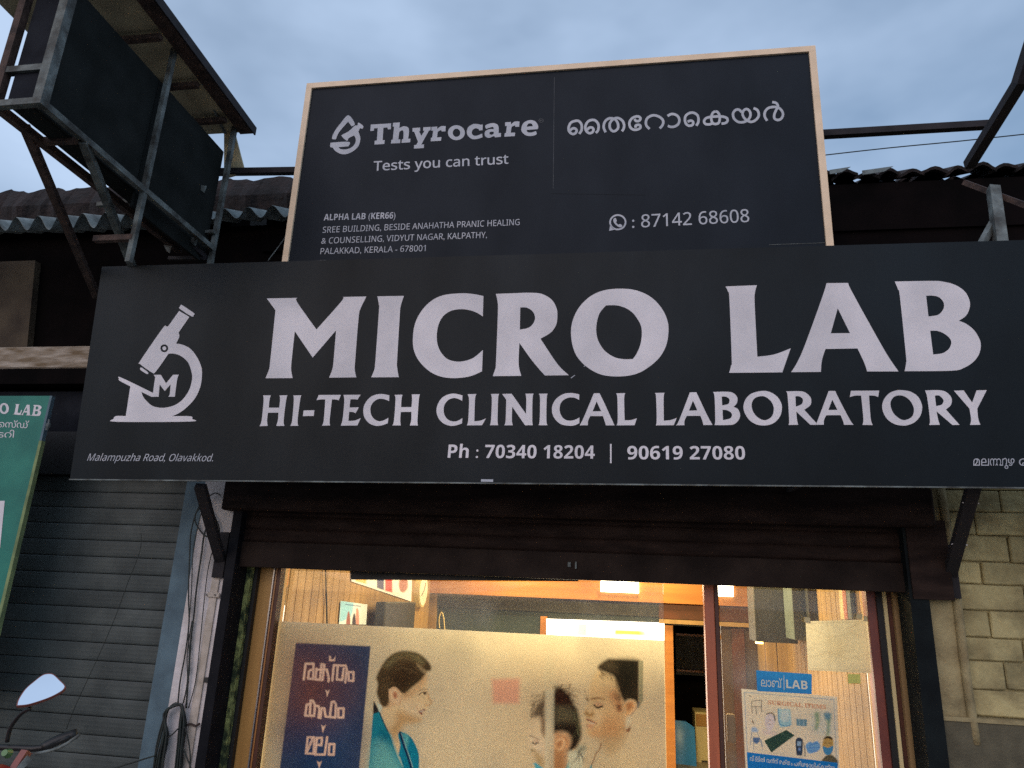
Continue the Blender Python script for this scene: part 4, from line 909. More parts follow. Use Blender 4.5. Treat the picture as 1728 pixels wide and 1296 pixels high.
# clinician: neck and face, tunic, hair, ear
bn.fill('150,660 230,560 380,480 600,300 632,360 640,460 650,520 690,600 660,630 640,660 615,690 600,730 560,800 480,812 400,830 350,890 345,1000 345,1200 300,1150 220,940', (220,186,130), 16, 1, Zn)
bn.fill('420,560 480,620 560,600 600,690 540,760 420,740 380,640', (232,200,146), 60, .7, Zn)
bn.fill('330,700 480,740 560,790 480,820 400,830 350,900 290,960 240,900 300,800', (196,150,90), 40, .75, Zn)
bn.fill('370,500 470,470 600,320 610,380 500,500 420,560 390,560', (196,140,84), 40, .6, Zn)
bn.fill('230,540* 240,640 190,640 150,650 150,580', (170,125,85), 30, .7, Zn)
bn.fill('660,270* 680,230 640,160 560,90 470,60 360,55 260,90 180,170 110,290 95,350 110,400 100,500 130,590 160,640 210,635 235,560 240,470 290,445 350,490 400,505* 470,440 560,370 610,310 640,270', (82,64,40), 14, 1, Zn)
bn.fill('180,200 280,110 400,70 520,90 600,160 560,190 440,130 320,150 220,230', (126,112,72), 40, .75, Zn)
bn.fill('520,190 560,210 600,250 640,270 600,290 540,230', (190,160,110), 16, .7, Zn)
bn.fill('380,150 500,200 560,290 480,400 380,480 300,420 260,330', (58,40,24), 60, .7, Zn)
_rs = random.Random(9)
for _k in range(90):
    _t = _rs.uniform(0, 1); _x = 150+_t*300+_rs.uniform(-20,20); _y = 380-260*math.sin(_t*2.2)+_rs.uniform(-20,150)
    bn.stroke('%f,%f %f,%f %f,%f' % (_x, _y, _x+45, _y-20+_rs.uniform(-8,8), _x+95, _y-18+_t*30), .6, _rs.choice(((124,100,64),(50,36,22),(96,74,46))), .7, .45, Zn, True)
bn.stroke('240,470 290,450 340,500 350,560 330,620 300,600 270,620 245,560 240,480', 5, (214,172,120), .8, .95, Zn, True)
bn.fill('245,480 290,455 335,500 345,560 325,630 290,600 255,570', (222,184,132), 6, 1, Zn); bn.fill('275,490 305,490 318,530 300,560 275,540', (170,96,62), 14, .8, Zn)
bn.stroke('545,475 600,458 640,462', 1.0, (110,78,50), .8, .8, Zn, True); bn.stroke('548,520 580,495 630,488', 1.3, (60,40,28), .7, .95, Zn, True); bn.fill('595,495 620,492 622,515 600,515', (50,34,26), 6, .9, Zn)
bn.stroke('640,500 655,560 680,600 650,632 612,625', 1.2, (170,116,70), 1.2, .8, Zn, True)
bn.fill('545,695 600,672 612,680 585,705 580,735 555,715', (120,46,34), 6, .9, Zn); bn.fill('555,697 598,682 580,705', (234,216,186), 7, .75, Zn)
bn.stroke('545,690 530,660 520,640', 1, (190,136,90), 1.4, .5, Zn, True)
bn.fill('65,580* 110,660 130,720 60,730*', (48,44,40), 6, 1, Zn); bn.fill('100,600* 155,640 140,690 125,700', (206,206,190), 8, .9, Zn)
bn.fill('60,720* 130,700* 200,870 240,940 280,1060 320,1170 380,1296* 400,1500* 0,1500* 30,1100', (34,130,132), 5, 1, Zn)
bn.fill('60,1060 180,1000 300,1180 360,1330 200,1450 20,1450', (112,170,148), 60, .85, Zn); bn.fill('140,900 220,930 250,1020 150,980', (20,104,112), 40, .8, Zn)
bn.fill('345,905* 440,950 500,1030 545,1150 548,1296 550,1500* 400,1500* 380,1296 345,1180* 330,1150 348,1050 325,950', (22,122,132), 5, 1, Zn)
bn.fill('380,930 440,960 430,1060 410,1080', (100,170,150), 16, .8, Zn)
bn.stroke('345,920 385,1050 430,1180 465,1296 480,1400', 3.6, (22,44,70), .8, 1, Zn, True); bn.stroke('362,930 405,1060 448,1180 482,1296', 1, (180,200,180), .8, .8, Zn, True); bn.stroke('130,710 170,810 215,900', 1.6, (24,44,66), .8, 1, Zn, True)
bn.stroke('245,940 280,1030 320,1150 380,1280', 1.2, (120,180,160), .8, .8, Zn, True)
# red square mark
bn.fill('830,1146* 877,1145* 876,1187* 832,1187*', (214,150,112), 4, .85)
Zf = (880,1100,6.613)
# woman at right: pale forehead melting into the ground, brown cheek and neck
rs = random.Random(5)
def curls(n, box, ang, ln, wdt, color, al, o, rad=18):
    for _ in range(n):
        x_ = rs.uniform(box[0], box[2]); y_ = rs.uniform(box[1], box[3]); a_ = ang+rs.uniform(-.7, .7); l_ = ln*rs.uniform(.5, 1.3)
        dx_, dy_ = math.cos(a_)*l_, math.sin(a_)*l_
        bn.stroke('%f,%f %f,%f %f,%f' % (x_, y_, x_+dx_*.5+rs.uniform(-rad,rad), y_+dy_*.5+rs.uniform(-rad,rad), x_+dx_, y_+dy_), wdt, color, .8, al*rs.uniform(.5, 1), o, True)
bn.fill('890,960 880,1060 800,1296 740,1500 1320,1500 1300,1296 1230,1000 1170,880', (212,182,128), 30, .7, Zf)
bn.fill('870,200 980,250 1080,320 1120,480 1150,600 1160,760 1150,860 1060,960 900,950 810,955 745,930 722,880 735,820 718,760 735,735 708,690 706,650 745,590 740,520 760,400 810,270', (212,172,112), 30, .85, Zf)
bn.fill('850,420 960,400 1060,440 1120,560 1140,700 1130,840 1060,930 930,930 880,860 930,770 1000,700 1020,600 960,500', (200,148,92), 90, .7, Zf)
bn.fill('900,720 1010,740 1110,800 1150,870 1060,940 930,950 860,930 870,840', (182,128,76), 80, .5, Zf)
bn.fill('890,950 1000,965 1120,900 1160,830 1165,870 1130,980 1060,1080 980,1110 910,1040', (172,126,76), 70, .6, Zf)
bn.fill('930,1000 1060,1000 1130,920 1110,1020 1020,1130 960,1100', (204,168,110), 60, .6, Zf)
bn.fill('1000,470 1060,450 1110,540 1120,640 1080,650 1040,560', (150,84,46), 50, .6, Zf)
bn.fill('780,640 860,660 900,720 860,800 820,760', (226,190,132), 50, .6, Zf); bn.fill('770,880 840,870 850,930 790,945', (206,150,94), 36, .7, Zf)
bn.fill('860,260 960,280 1000,370 930,430 820,420 820,320', (222,186,126), 70, .6, Zf)
bn.fill('850,178 900,120 975,76* 1312,95* 1312,575 1296,590 1262,545 1200,530 1150,548 1115,500 1085,410 1060,330 1020,262 940,228', (54,43,27), 20, 1, Zf)
bn.fill('1060,120 1290,110 1290,300 1180,420 1100,380', (36,31,20), 60, .8, Zf); bn.fill('900,140 1000,100 1060,180 980,210', (96,80,52), 50, .5, Zf)
curls(60, (860,170,1060,290), .5, 46, .7, (66,50,32), .7, Zf, 8); curls(40, (1040,300,1110,520), 1.1, 40, .7, (70,48,30), .6, Zf, 8)
bn.fill('1312,95* 1358,100* 1355,540* 1300,640* 1300,600* 1312,580*', (150,136,96), 3, 1, Zf); bn.stroke('1312,560 1290,620 1230,700', 1.6, (70,66,90), 1.2, .7, Zf)
bn.fill('1140,600 1200,540 1260,545 1282,600 1260,660 1200,705 1160,700 1165,650', (212,160,100), 14, 1, Zf); bn.fill('1180,580 1225,565 1240,600 1210,640 1180,650', (160,98,54), 22, .75, Zf); bn.stroke('1185,560 1235,548 1268,590 1250,650 1205,695', 1.5, (232,188,130), 1.4, .7, Zf, True)
bn.fill('1066,600 1100,590 1112,640 1080,662', (104,58,34), 20, .8, Zf)
bn.fill('772,530 800,512 860,508 925,530 860,524 800,534', (126,80,42), 12, .85, Zf); bn.fill('812,572 860,560 912,590 890,612 840,612', (196,146,100), 20, .8, Zf)
bn.stroke('812,596 845,622 905,606', 2.4, (40,26,18), 1.0, .95, Zf, True); bn.fill('840,616 890,612 870,630 850,630', (60,38,26), 10, .7, Zf)
bn.fill('716,515 745,520 748,548 728,540', (84,70,50), 10, .85, Zf); bn.stroke('698,425 718,470 738,508', 1.2, (150,118,76), 1.4, .7, Zf)
bn.fill('706,680 735,665 758,690 790,655 806,685 795,716 745,722 716,705', (150,102,44), 22, .8, Zf); bn.fill('750,600 790,640 790,670 755,670', (222,184,126), 24, .6, Zf)
bn.fill('724,742 780,760 838,798 790,798 745,775', (166,100,62), 12, .8, Zf); bn.stroke('728,752 780,780 836,800', 1.3, (104,54,36), 1.2, .85, Zf, True)
bn.fill('745,772 800,790 826,802 780,806', (226,200,156), 9, .7, Zf); bn.fill('726,810 790,812 815,818 780,850 738,842', (200,140,96), 18, .8, Zf)
bn.fill('1170,870 1190,850 1215,840 1210,880 1180,895', (110,60,36), 10, .85, Zf); bn.fill('1195,730 1215,760 1190,830 1168,850 1170,780', (214,200,156), 22, .7, Zf)
bn.stroke('890,1020 870,1090 830,1140 800,1220 765,1296', 1.6, (120,66,34), 1.1, .85, Zf, True); bn.fill('780,1260* 765,1290 740,1330 790,1330', (60,150,140), 8, .9, Zf)
# child
bn.fill('110,720 250,690 350,820 640,800 640,950 560,1100 520,1230 530,1500 150,1500 200,1296 160,1240 130,1160 150,1090 104,1060 118,980 86,920', (214,184,134), 34, .9, Zf)
bn.fill('350,900 470,890 565,950 570,1080 510,1150 520,1500 345,1500', (188,128,76), 60, .8, Zf); bn.fill('350,1090 480,1120 500,1200 500,1500 345,1500', (164,112,64), 60, .6, Zf)
bn.fill('100,960 200,960 240,1080 190,1150 120,1090', (226,198,152), 60, .6, Zf)
# hair: loose curls above, gathered hair behind
bn.fill('360,420 400,395 450,405 500,450 545,500 570,570 620,640 650,760 668,900 650,990 600,1075 545,1110 520,1105 560,1000 545,925 480,885 400,880 355,870', (54,41,27), 24, 1, Zf)
bn.fill('120,720 140,640 190,570 235,520 262,470 262,870 235,880 232,780 180,720', (84,66,46), 36, .85, Zf)
bn.fill('370,600 470,580 560,620 600,720 560,800 420,800 365,780', (104,92,62), 50, .85, Zf); bn.fill('380,470 470,450 530,540 480,600 370,590', (60,34,22), 44, .8, Zf)
bn.fill('370,820 500,790 620,800 645,930 600,1050 560,960 490,880 370,880', (40,30,20), 40, .8, Zf)
curls(90, (365,385,560,600), -.8, 50, .75, (52,28,18), .75, Zf, 22); curls(70, (110,470,262,720), 2.2, 46, .75, (70,50,34), .7, Zf, 18)
curls(40, (480,400,620,640), .8, 44, .7, (60,34,22), .6, Zf, 16); curls(50, (370,620,600,820), 1.2, 70, .7, (66,56,38), .55, Zf, 8); curls(26, (580,640,668,960), 1.4, 80, .7, (130,128,84), .5, Zf, 6)
bn.fill('225,780 258,770 258,930 240,930', (110,78,52), 24, .7, Zf)
bn.fill('380,1010 410,970 460,960 490,1000 480,1060 420,1110 385,1080', (216,164,106), 14, 1, Zf); bn.fill('392,1015 430,985 455,1000 440,1050 405,1075', (156,96,56), 22, .7, Zf); bn.stroke('398,1000 440,972 478,1000 468,1055 425,1100', 1.4, (236,192,138), 1.3, .6, Zf, True)
bn.stroke('92,935 140,952 190,978', 1.6, (120,94,66), 1.6, .75, Zf, True); bn.stroke('124,1012 152,1030 188,1012', 2.2, (52,36,26), 1.1, .9, Zf, True); bn.fill('140,985 185,985 185,1010 150,1016', (180,140,104), 14, .6, Zf)
bn.fill('105,1088 142,1083 142,1112 112,1116', (140,118,76), 18, .8, Zf); bn.fill('150,1140 190,1130 240,1225 235,1296 190,1270', (146,108,44), 44, .7, Zf)
bn.fill('130,1250* 160,1240 240,1296 330,1330* 100,1500* 150,1300', (60,160,160), 10, .9, Zf); bn.fill('500,1296 540,1240 560,1500 480,1500', (70,160,144), 12, .9, Zf)
bn.fill('520,1140 600,1100 660,1040 720,1060 700,1160 680,1296* 690,1500* 540,1500*', (206,196,150), 20, .85, Zf)
bn.fill('640,1070 700,1040 720,1080 660,1140 620,1120', (112,102,76), 34, .75, Zf); curls(14, (630,1100,700,1180), 1.7, 110, .9, (100,86,70), .6, Zf, 6)
# vertical bars showing through the print
bn.fill('920,1130 920,1290* 920,1400* 934,1400* 935.5,1163* 921,1165*', (200,184,140), 2.0, .62); bn.fill('921,1085* 933,1085* 935.5,1163* 921,1165*', (196,176,128), 8, .35)
bn.noise(.02, 3, 9)
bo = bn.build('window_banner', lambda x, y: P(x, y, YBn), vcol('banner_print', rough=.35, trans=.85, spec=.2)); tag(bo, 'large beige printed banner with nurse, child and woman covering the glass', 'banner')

# ================================================================== THINGS STUCK ON THE RIGHT PANE
wht = (238,232,200)
pp_ = Paint([(1358.7,1048.2),(1463.7,1045.6),(1470.5,1136.3),(1363.4,1130.6)], 60, 50, (232,222,172), white=(228,220,184))
pp_.fill('1399,1080* 1424,1080* 1426,1112* 1402,1112*', (216,198,140), 10, .35)
pp_.stroke('1362,1052 1460,1049; 1366,1128 1466,1133', .8, (170,150,100), 1.2, .5); pp_.stroke('1428,1062 1450,1052', .9, (150,120,80), .9, .6); pp_.stroke('1362,1058 1400,1075 1440,1068 1466,1080; 1366,1110 1400,1100 1430,1112 1468,1104; 1395,1050 1402,1090 1398,1130', .8, (190,176,130), 1.6, .5); pp_.noise(.05, 8, 4)
tag(pp_.build('paper_sheet', lambda x, y: P(x, y, .240), vcol('crumpled_paper', trans=.75, rough=.8), wave=.004), 'crumpled cream paper sheet taped to the right glass', 'paper')
ls = Paint([(1276,1131.2),(1369.9,1137.6),(1369.9,1171.4),(1277.8,1166.2)], 130, 50, (52,146,196), white=wht)
ls.noise(.06, 4, 6)
lso = ls.build('lab_sticker', lambda x, y: P(x, y, .242), vcol('sticker_print', trans=.45)); tag(lso, 'blue LAB sticker on the right glass above the surgical poster', 'sticker')
sat = lambda x, y: P(x, y, .2405)
mw = mat('sticker_white', (.80, .76, .60), (.76, .72, .56), rough=.6)
text('lettering', sansb('LAB'), (1327,1161), (1363,1163.5), (-.5,-14), (-.7,-14), sat, mw, lso)
text('lettering', 'ലാബ്', (1284.5,1158), (1320,1160.5), (-.3,-11.5), (-.4,-11.5), sat, mw, lso, cap=.578)
mb = MB(); mb.add([sat(1322.2,1140), sat(1322.8,1164.5), sat(1323.8,1164.5), sat(1323.2,1140)], [(0,1,2,3)]); mb.build('divider_line', mw, lso)
sp = Paint([(1251,1162.3),(1412.7,1175.8),(1417.3,1310),(1258.5,1300)], 320, 260, (226,216,172), white=(216,208,172))
Zs = (1200,960,3.856)
sp.stroke('217,803 798,850 818,1300; 217,803 240,1275', .9, (110,150,160), .7, .9, Zs)
sp.fill('655,925* 785,935* 795,1060 765,1100 650,1050', (196,208,180), 20, .5, Zs)
sp.stroke('265,860 328,855 328,895 265,897 265,860; 265,897 268,940; 325,895 330,930; 290,898 296,948; 250,825 262,832', 1.0, (70,70,66), .8, .9, Zs)
sp.fill('270,985 278,1000 278,1008 265,995', (70,60,60), 3, .9, Zs)
sp.fill('262,1035 290,1030 305,1050 300,1062 265,1060', (150,180,190), 6, .9, Zs); sp.stroke('265,1062 255,1145; 300,1065 335,1150; 275,1090 278,1175; 325,1110 335,1180; 262,1120 325,1125', .9, (90,130,150), .7, .9, Zs); sp.fill('272,1100 315,1100 308,1132 285,1135', (50,100,140), 3, .9, Zs)
sp.fill('350,1000 360,950 390,940 412,965 415,1000 400,1040 375,1060 360,1040', (214,206,186), 5, 1, Zs); sp.stroke('362,945 385,937 408,950 416,985', 2, (60,56,52), 1, .9, Zs, True); sp.stroke('372,980 388,985; 375,1012 390,1015; 365,1000 360,1010', .8, (120,100,90), .8, .8, Zs); sp.fill('330,1040 360,1050 410,1060 430,1080 350,1080', (214,200,176), 10, .8, Zs)
sp.fill('435,910* 515,915* 522,1000 510,1020 455,1030 440,1000', (150,200,205), 5, .9, Zs); sp.fill('455,925 505,925 508,985 460,990', (200,214,190), 8, .8, Zs); sp.stroke('437,912 445,1005 500,1022 520,1010', 1.2, (60,140,170), .8, .9, Zs, True)
sp.fill('553,975* 625,980* 622,1025* 558,1020*', (110,150,150), 3, 1, Zs); sp.stroke('575,978 577,1022; 603,980 602,1024', 1, (180,200,190), .7, .8, Zs)
sp.fill('672,940 700,935 705,990 690,1045 675,1040 680,990', (130,160,110), 10, .8, Zs); sp.fill('735,945 780,945 775,1000 765,1090 750,1085 755,1010', (110,150,110), 10, .8, Zs); sp.fill('735,940 775,938 770,980 745,975', (90,140,160), 10, .7, Zs)
sp.fill('345,1118* 490,1048* 543,1083* 520,1100* 392,1195*', (50,78,62), 2, 1, Zs); sp.stroke('455,1068 520,1105', 1, (80,106,86), .7, .8, Zs); sp.stroke('395,1190 540,1085', .8, (90,110,90), .7, .7, Zs)
sp.fill('552,1108 592,1108 594,1200 585,1214 562,1212 554,1195', (56,72,84), 2, 1, Zs); sp.fill('560,1122* 585,1122* 585,1152* 560,1152*', (140,170,180), 2, 1, Zs); sp.fill('568,1165 582,1165 582,1182 568,1182', (110,140,170), 2, 1, Zs); sp.stroke('592,1108 608,1160 612,1218', 1.4, (50,60,70), .8, .9, Zs)
sp.fill('615,1150 640,1125 660,1130 690,1120 710,1150 700,1180 655,1200 630,1195', (100,160,205), 4, .95, Zs); sp.stroke('640,1150 700,1130; 640,1165 705,1160; 635,1180 690,1190', .8, (60,120,180), .8, .8, Zs)
sp.fill('728,1120 745,1092 770,1090 792,1110 795,1150 785,1200 765,1215 740,1200 725,1160', (186,156,84), 3, 1, Zs); sp.fill('730,1110 750,1092 778,1092 792,1112 760,1102', (40,36,26), 4, 1, Zs); sp.fill('727,1155 760,1165 793,1152 788,1190 765,1212 738,1200', (70,140,170), 3, 1, Zs); sp.stroke('738,1135 750,1133; 768,1135 782,1132', 1, (50,36,20), .7, .9, Zs); sp.fill('720,1245 750,1215 785,1212 822,1245 825,1285* 710,1270*', (84,80,52), 5, .95, Zs)
sp.fill('232,1192* 822,1262* 826,1330* 238,1300*', (30,120,176), 1, 1, Zs)
sp.noise(.04, 5, 5)
spo = sp.build('surgical_poster', lambda x, y: P(x, y, .243), vcol('poster2_print', trans=.75, rough=.4)); tag(spo, 'cream SURGICAL ITEMS poster with small pictures on the right glass', 'poster')
sat2 = lambda x, y: P(x, y, .2415)
mo = mat('poster_orange', (.80, .40, .20), (.75, .36, .18), rough=.6)
text('lettering', sans('SURGICAL ITEMS', 0x1D400, 0x1D41A, 0), (1296,1188.5), (1394,1196.5), (-.1,-7), (-.3,-7), sat2, mo, spo, bold=.02)
text('lettering', 'വീട്ടിൽ വന്ന് രക്തം പരിശോധിക്കുന്നു', (1265.5,1283.5), (1409,1300), (0,-6.2), (-.2,-6.2), sat2, mw, spo, cap=.578, res=2)
sn = Paint([(1430.8,1137.3),(1451.6,1137.8),(1452.5,1154),(1431.6,1153.5)], 20, 16, (214,216,110), white=wht); sn.stroke('1438,1154 1452,1154.5', 1.5, (214,60,50))
tag(sn.build('sticky_note', lambda x, y: P(x, y, .242), vcol('note_print', trans=.3)), 'small yellow green sticky note below the cream paper', 'note')
for i, (x_, y_) in enumerate(((1362,1046), (1462,1044), (1450,1040))):
    p = P(x_, y_, .236); mb = MB(); mb.hexa([p+Vector((-.016,0,-.012)), p+Vector((.014,0,-.016)), p+Vector((.018,0,.012)), p+Vector((-.012,0,.014))], (0,.001,0)); tag(mb.build('tape_piece', m_cream2), ('tape at the upper left corner', 'tape at the upper right corner', 'loose tape above the right end')[i]+' of the cream paper', 'tape', 'tape holding the cream paper')
# reflection-catching holder low on the centre
mb = MB(); a = P(1226,1205,.262); b = P(1243,1255,.262); mb.box((a.x, .262, b.z), (b.x, .29, a.z)); tag(mb.build('door_holder', m_wood, bev=.006), 'tan plastic box on the door glass beside the centre post', 'box')

# ================================================================== GREEN BANNER AT LEFT
YG = -.3
gb = thing('green_sign_board', (P(40,800,YG).x, YG, 1.4), 'green laboratory sign board at the left edge', 'sign')
xe = (P(88,668,YG).x+P(0,1054,YG).x)/2; ztg = P(88,668,YG).z
mb = MB(); mb.box((xe-1.25, YG, .95), (xe-.02, YG+.02, ztg)); mb.build('panel', m_green, gb)
mb = MB(); mb.box((xe-.022+.003, YG-.004, .95), (xe, YG+.025, ztg-.28)); mb.build('edge_trim', m_edge, gb)
mb = MB(); mb.box((xe-.022+.003, YG-.002, ztg-.279), (xe-.004, YG+.025, ztg)); mb.build('edge_trim', m_blue, gb)
mb = MB(); mb.tube([P(83,708,YG-.01), P(82,716,YG-.012), P(79,726,YG-.01)], [.006,.014,.010], 8); mb.build('tape_patch', m_bgrey, gb)
gat = lambda x, y: P(x, y, YG-.0015)
class _PG:
    @staticmethod
    def at(x, y, off=0): return gat(x, y)
Zq = (0,650,10.8)
glyphs('letter', [
 (circ(75,425,88,100), [circ(72,425,40,66)], Zq),
 ("275,343* 360,348* 340,375 320,505* 365,500 385,455 400,460 372,545* 232,530* 262,510 290,370", [], Zq),
 ("490,355* 540,358* 545,540* 570,552* 470,550* 492,530* 492,500* 440,495* 420,530 430,545* 370,543* 405,520", ["488,405* 492,470* 452,470*"], Zq),
 ("605,360* 700,362 750,385 755,420 715,455* 745,485 740,530 700,560 560,555* 590,530 622,385*", ["655,390* 690,390 700,415 685,440 650,442*", "640,475* 685,475 690,505 665,530 635,525*"], Zq)], _PG, m_white, gb)
gl = MB()
text('', 'റെസ്ഡ്', (-14,720.5), (48,722.5), (1,-9), (1,-9), gat, m_white, gb, cap=.578, glue=gl)
text('', 'ട്ടറി', (-16,738), (23,738.5), (1,-9), (1,-9), gat, m_white, gb, cap=.578, glue=gl)
gl.build('lettering', m_white, gb)
mb = MB(); mb.add([gat(-40,846), gat(8,845), gat(0,925), gat(-50,925)], [(0,3,2,1)]); mb.build('white_patch', m_white, gb)
bt2 = MB(); bt2.bar((xe-.1, YG+.03, .95), (xe-.1, YG+.03, ztg), .03); bt2.bar((xe-1.1, YG+.03, -.03), (xe-1.1, YG+.03, ztg), .03); bt2.bar((xe-.1, YG+.045, -.03), (xe-.1, YG+.045, .96), .03); bt2.build('back_frame', m_rust, gb)

# ================================================================== CABLES ON THE WHITE PILLAR
cb = lambda pts, y=-.02: [P(x, yy, y) for x, yy in pts]
cables = [
 ('dark cable hanging straight down the left side of the pillar', [(338,850),(330,868),(322,900),(320,940),(318,1000),(319,1050),(313,1100),(304,1150),(300,1190)], .0045),
 ('dark cable swinging from the bracket down the middle of the pillar', [(355,880),(345,900),(340,935),(332,990),(327,1040),(322,1080),(318,1140),(314,1195)], .0055),
 ('dark cable loop drooping left of the bracket', [(338,856),(330,868),(330,882),(340,898),(348,905),(358,903)], .0045),
 ('dark cable curling over the top of the white pillar', [(345,852),(348,842),(362,832),(372,836)], .004),
 ('short cable bowing to the right of the bracket', [(350,855),(362,872),(370,893),(368,912)], .0055),
 ('long thin wire slanting across the closed grey shutter', [(238,900),(236,930),(215,985),(195,1040),(165,1110),(130,1185),(112,1230)], .002),
 ('thin cable beside the straight one on the pillar', [(345,845),(336,880),(326,930),(323,1000),(318,1070),(320,1130),(310,1186)], .003),
 ('faint cable near the shutter rail on the white pillar', [(366,905),(352,955),(345,1010),(338,1080),(330,1150),(318,1195)], .003),
 ('thin cable crossing to the coil from the right', [(324,1048),(316,1100),(316,1150),(308,1190)], .003)]
for lab, pts, r_ in cables:
    mb = MB(); mb.tube(cb(pts), r_, 6, 4); tag(mb.build('hanging_cable', m_cable, smooth=True), lab, 'cable', 'cables on the white pillar')
coil = thing('cable_coil', P(285,1240,-.04), 'large coil of black cable hung on the white pillar', 'cable coil')
rs = random.Random(2)
for k in range(12):
    j = lambda s: rs.uniform(-s, s)
    wv = 1-.035*k; y_ = -.03-.006*(k % 5)
    pts = [(300+j(3),1188+j(2)), (286-k*.8+j(2),1196+k*.8), (270+j(2)+k*1.2,1240), (258+k*1.6+j(3),1290), (256+k*1.6,1345), (272+j(4),1385), (292+j(3),1370), (304-k*.9,1320+j(4)), (309-k*.7+j(2),1260), (314-k*1.0,1220), (307+j(2),1192), (300,1188)]
    mb = MB(); mb.tube(cb(pts, y_), .0055, 6, 4); mb.build('loop', m_cable, coil, smooth=True)
for pts in ([(311,1225),(318,1250),(321,1285),(314,1330)], [(278,1248),(290,1240),(300,1230)], [(308,1260),(316,1280),(322,1296),(326,1315)], [(262,1275),(230,1285),(195,1296),(170,1306)]):
    mb = MB(); mb.tube(cb(pts, -.05), .004, 6, 4); mb.build('loose_end', m_cable, coil, smooth=True)
# pillar fittings and stains
pf = thing('wall_conduit', (P(365,1050,0).x, -.01, 1.0), 'stained conduit with a clip on the white pillar beside the shutter rail', 'conduit')
mb = MB(); a0, a1 = P(368,965,-.006), P(350,1300,-.006); mb.bar((a0.x-.005, -.006, a0.z), (a0.x-.012, -.006, -.03), .045, .01, side=(0,1,0)); mb.build('channel', m_plas2, pf)
p = P(361,1004,-.02); mb = MB(); mb.box((p.x-.045, -.022, p.z-.014), (p.x+.035, -.012, p.z+.014)); mb.build('clip', m_plas2, pf, bev=.004)
for x_, y_ in ((351,1008), (365,1008)): p = P(x_-3, y_-4, -.03); mb = MB(); mb.disc(p, (0,1,0), .004, .006, 8); mb.build('screw', m_black, pf)
p = P(349,1148,-.02); mb = MB(); mb.box((p.x-.015, -.03, p.z-.012), (p.x+.02, 0, p.z+.014)); mb.build('wall_hook', m_black, pf)
mb = MB(); mb.tube(cb([(312,1224),(322,1222),(330,1225),(337,1221)], -.02), .006, 6, 3); mb.build('nail', m_rust, pf)

# ================================================================== MOTORCYCLE (mirror and handlebar show at lower left)
mc = thing('motorcycle', (-2.2, -1.3, -.03), 'red motorcycle with a leaf shaped mirror parked at lower left', 'motorcycle')
YM = -1.2
mp_ = smoothp(parse('178,660* 195,600 260,500 350,420 430,360 490,345 540,355 600,410 645,455 650,480 620,515 520,570 400,615 280,650', 0, 1080, 6.0), 4)
c = sum((P(x, y, YM) for x, y in mp_), Vector())/len(mp_)
vd = (c-CP).normalized(); tgt = Vector((-.3, -.35, .9)).normalized(); nn = (tgt-vd).normalized()
def onm(x, y, off=0):
    d = ray(x, y); t_ = (c+nn*off-CP).dot(nn)/d.dot(nn); return CP+d*t_
def inflate(pts, s): 
    cx_ = sum(p[0] for p in pts)/len(pts); cy_ = sum(p[1] for p in pts)/len(pts); return [(cx_+(x-cx_)*s, cy_+(y-cy_)*s) for x, y in pts]
mb = MB(); q = [onm(x, y) for x, y in mp_]; mb.add(q, [tuple(range(len(q)))]); mb.build('mirror_glass', m_mirror, mc)
mb = MB(); q0 = [onm(x, y, -.001) for x, y in inflate(mp_, 1.055)]; q1 = [p-nn*.012 for p in q0]; q2 = [onm(x, y)-nn*.035 for x, y in inflate(mp_, .6)]; n_ = len(q0)
mb.add(q0+q1+q2, [tuple(range(n_))]+[(i, n_+i, n_+(i+1)%n_, (i+1)%n_) for i in range(n_)]+[(n_+i, 2*n_+i, 2*n_+(i+1)%n_, n_+(i+1)%n_) for i in range(n_)]+[tuple(range(3*n_-1, 2*n_-1, -1))]); mb.build('mirror_shell', m_maroon, mc)
mb = MB(); mb.tube([onm(48,1188)-nn*.03, P(35,1205,YM-.0), P(18,1228,YM+.02), P(12,1252,YM+.03)], .008, 8); mb.build('mirror_stalk', m_black, mc, smooth=True)
hb = P(12,1256,YM+.03)
mb = MB(); mb.tube([P(118,1243,YM+.10), P(70,1262,YM+.06), P(25,1262,YM+.04), hb+Vector((-.12,.02,-.02)), hb+Vector((-.3,.1,-.05)), hb+Vector((-.55,.05,-.02)), hb+Vector((-.72,-.08,-.03))], .012, 8); mb.build('handlebar', m_black, mc, smooth=True)
mb = MB(); mb.tube([P(130,1238,YM+.12), P(100,1248,YM+.09), P(72,1262,YM+.06)], .020, 10); mb.build('grip', m_black, mc, smooth=True)
mb = MB(); mb.tube([P(134,1240,YM+.02), P(100,1262,YM+.02), P(60,1272,YM+.04)], .006, 6); mb.build('brake_lever', m_tube, mc, smooth=True)
mb = MB(); p = P(18,1272,YM-.0); mb.disc(p+Vector((-.01,0,.0)), (.2,-1,.3), .018, .03, 12, .012); mb.build('brake_reservoir', mat('green_plastic', (.10,.25,.08), (.06,.16,.05), rough=.3), mc)
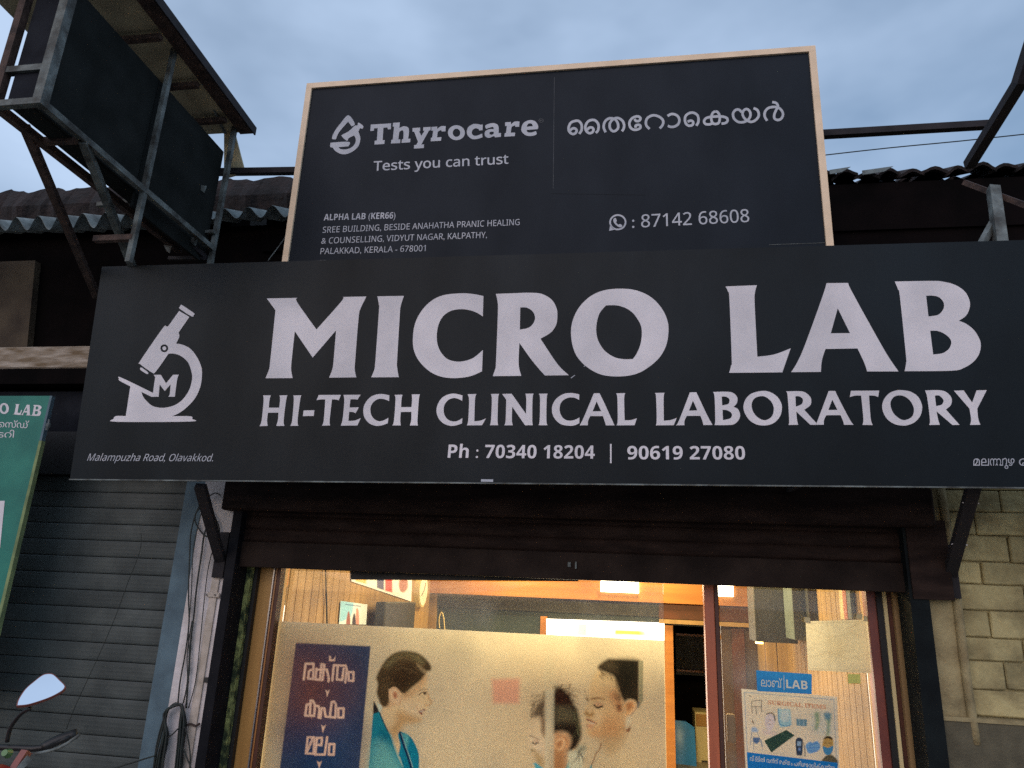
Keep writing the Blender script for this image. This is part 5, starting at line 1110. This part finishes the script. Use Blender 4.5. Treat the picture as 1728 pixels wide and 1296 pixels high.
# fairing, tank, seat, fork, wheels (mostly below and left of the frame)
def blob(name, m, cs, rs_, parent=mc):
    b_ = MB(); n = 12; rings = []
    for cpt, (rx, rz_) in zip(cs, rs_): rings.append([Vector(cpt)+Vector((rx*math.cos(2*math.pi*k/n), 0, rz_*math.sin(2*math.pi*k/n))) for k in range(n)])
    vs = [v for r_ in rings for v in r_]; fs = [(i*n+k, i*n+(k+1)%n, (i+1)*n+(k+1)%n, (i+1)*n+k) for i in range(len(rings)-1) for k in range(n)]
    fs += [tuple(range(n-1,-1,-1)), tuple((len(rings)-1)*n+k for k in range(n))]; b_.add(vs, fs); return b_.build(name, m, parent, smooth=True)
hx = hb.x-.30; hz = hb.z
blob('headlight_cowl', m_redp, [(hx, -.98, hz-.12), (hx, -1.05, hz-.10), (hx, -1.2, hz-.10), (hx, -1.3, hz-.12)], [(.06,.05),(.13,.12),(.17,.11),(.12,.08)])
pc_ = P(-10,1318,YM-.1)
blob('front_fairing', m_redp, [(pc_.x, YM-.02, pc_.z), (pc_.x, YM-.08, pc_.z), (pc_.x, YM-.16, pc_.z-.01), (pc_.x, YM-.22, pc_.z-.03)], [(.03,.03),(.06,.055),(.055,.05),(.02,.02)])
mb = MB(); mb.bar(P(30,1300,YM-.06), P(50,1278,YM-.04), .022); mb.build('switch_housing', m_tube, mc)
mb = MB(); mb.bar(P(18,1310,YM-.07), P(45,1268,YM-.02), .03); mb.build('handlebar_clamp', m_maroon, mc)
blob('fuel_tank', m_redp, [(hx, -1.30, hz-.2), (hx, -1.4, hz-.15), (hx, -1.6, hz-.16), (hx, -1.8, hz-.25)], [(.08,.06),(.14,.1),(.15,.11),(.09,.06)])
blob('seat', m_black, [(hx, -1.8, hz-.27), (hx, -2.0, hz-.27), (hx, -2.3, hz-.24), (hx, -2.45, hz-.22)], [(.10,.05),(.13,.05),(.12,.05),(.05,.03)])
blob('engine', m_steel, [(hx, -1.35, .42), (hx, -1.5, .42), (hx, -1.75, .42)], [(.08,.12),(.15,.2),(.1,.14)])
def wheel(y):
    w_ = MB(); n = 28; k = 8; vs = []; fs = []
    for i in range(n):
        a = 2*math.pi*i/n
        for j in range(k):
            b_ = 2*math.pi*j/k; rr_ = .27+.045*math.cos(b_); vs.append((hx+.045*math.sin(b_), y+rr_*math.cos(a), .285+rr_*math.sin(a)))
    for i in range(n):
        for j in range(k): fs.append((i*k+j, i*k+(j+1)%k, ((i+1)%n)*k+(j+1)%k, ((i+1)%n)*k+j))
    w_.add(vs, fs); wo = w_.build('wheel', m_black, mc, smooth=True)
    r_ = MB(); r_.disc((hx-.03, y, .285), (1,0,0), .05, .06, 12)
    for i in range(5): a = 2*math.pi*i/5; r_.bar((hx, y, .285), (hx, y+.24*math.cos(a), .285+.24*math.sin(a)), .03, .02, side=(1,0,0))
    r_.build('rim', m_steel, wo)
wheel(-.78); wheel(-2.08)
for s_ in (-1, 1): mb = MB(); mb.tube([(hx+s_*.09, -1.18, hz-.1), (hx+s_*.08, -.78, .285)], .018, 8, 1); mb.build('fork', m_steel, mc, smooth=True)
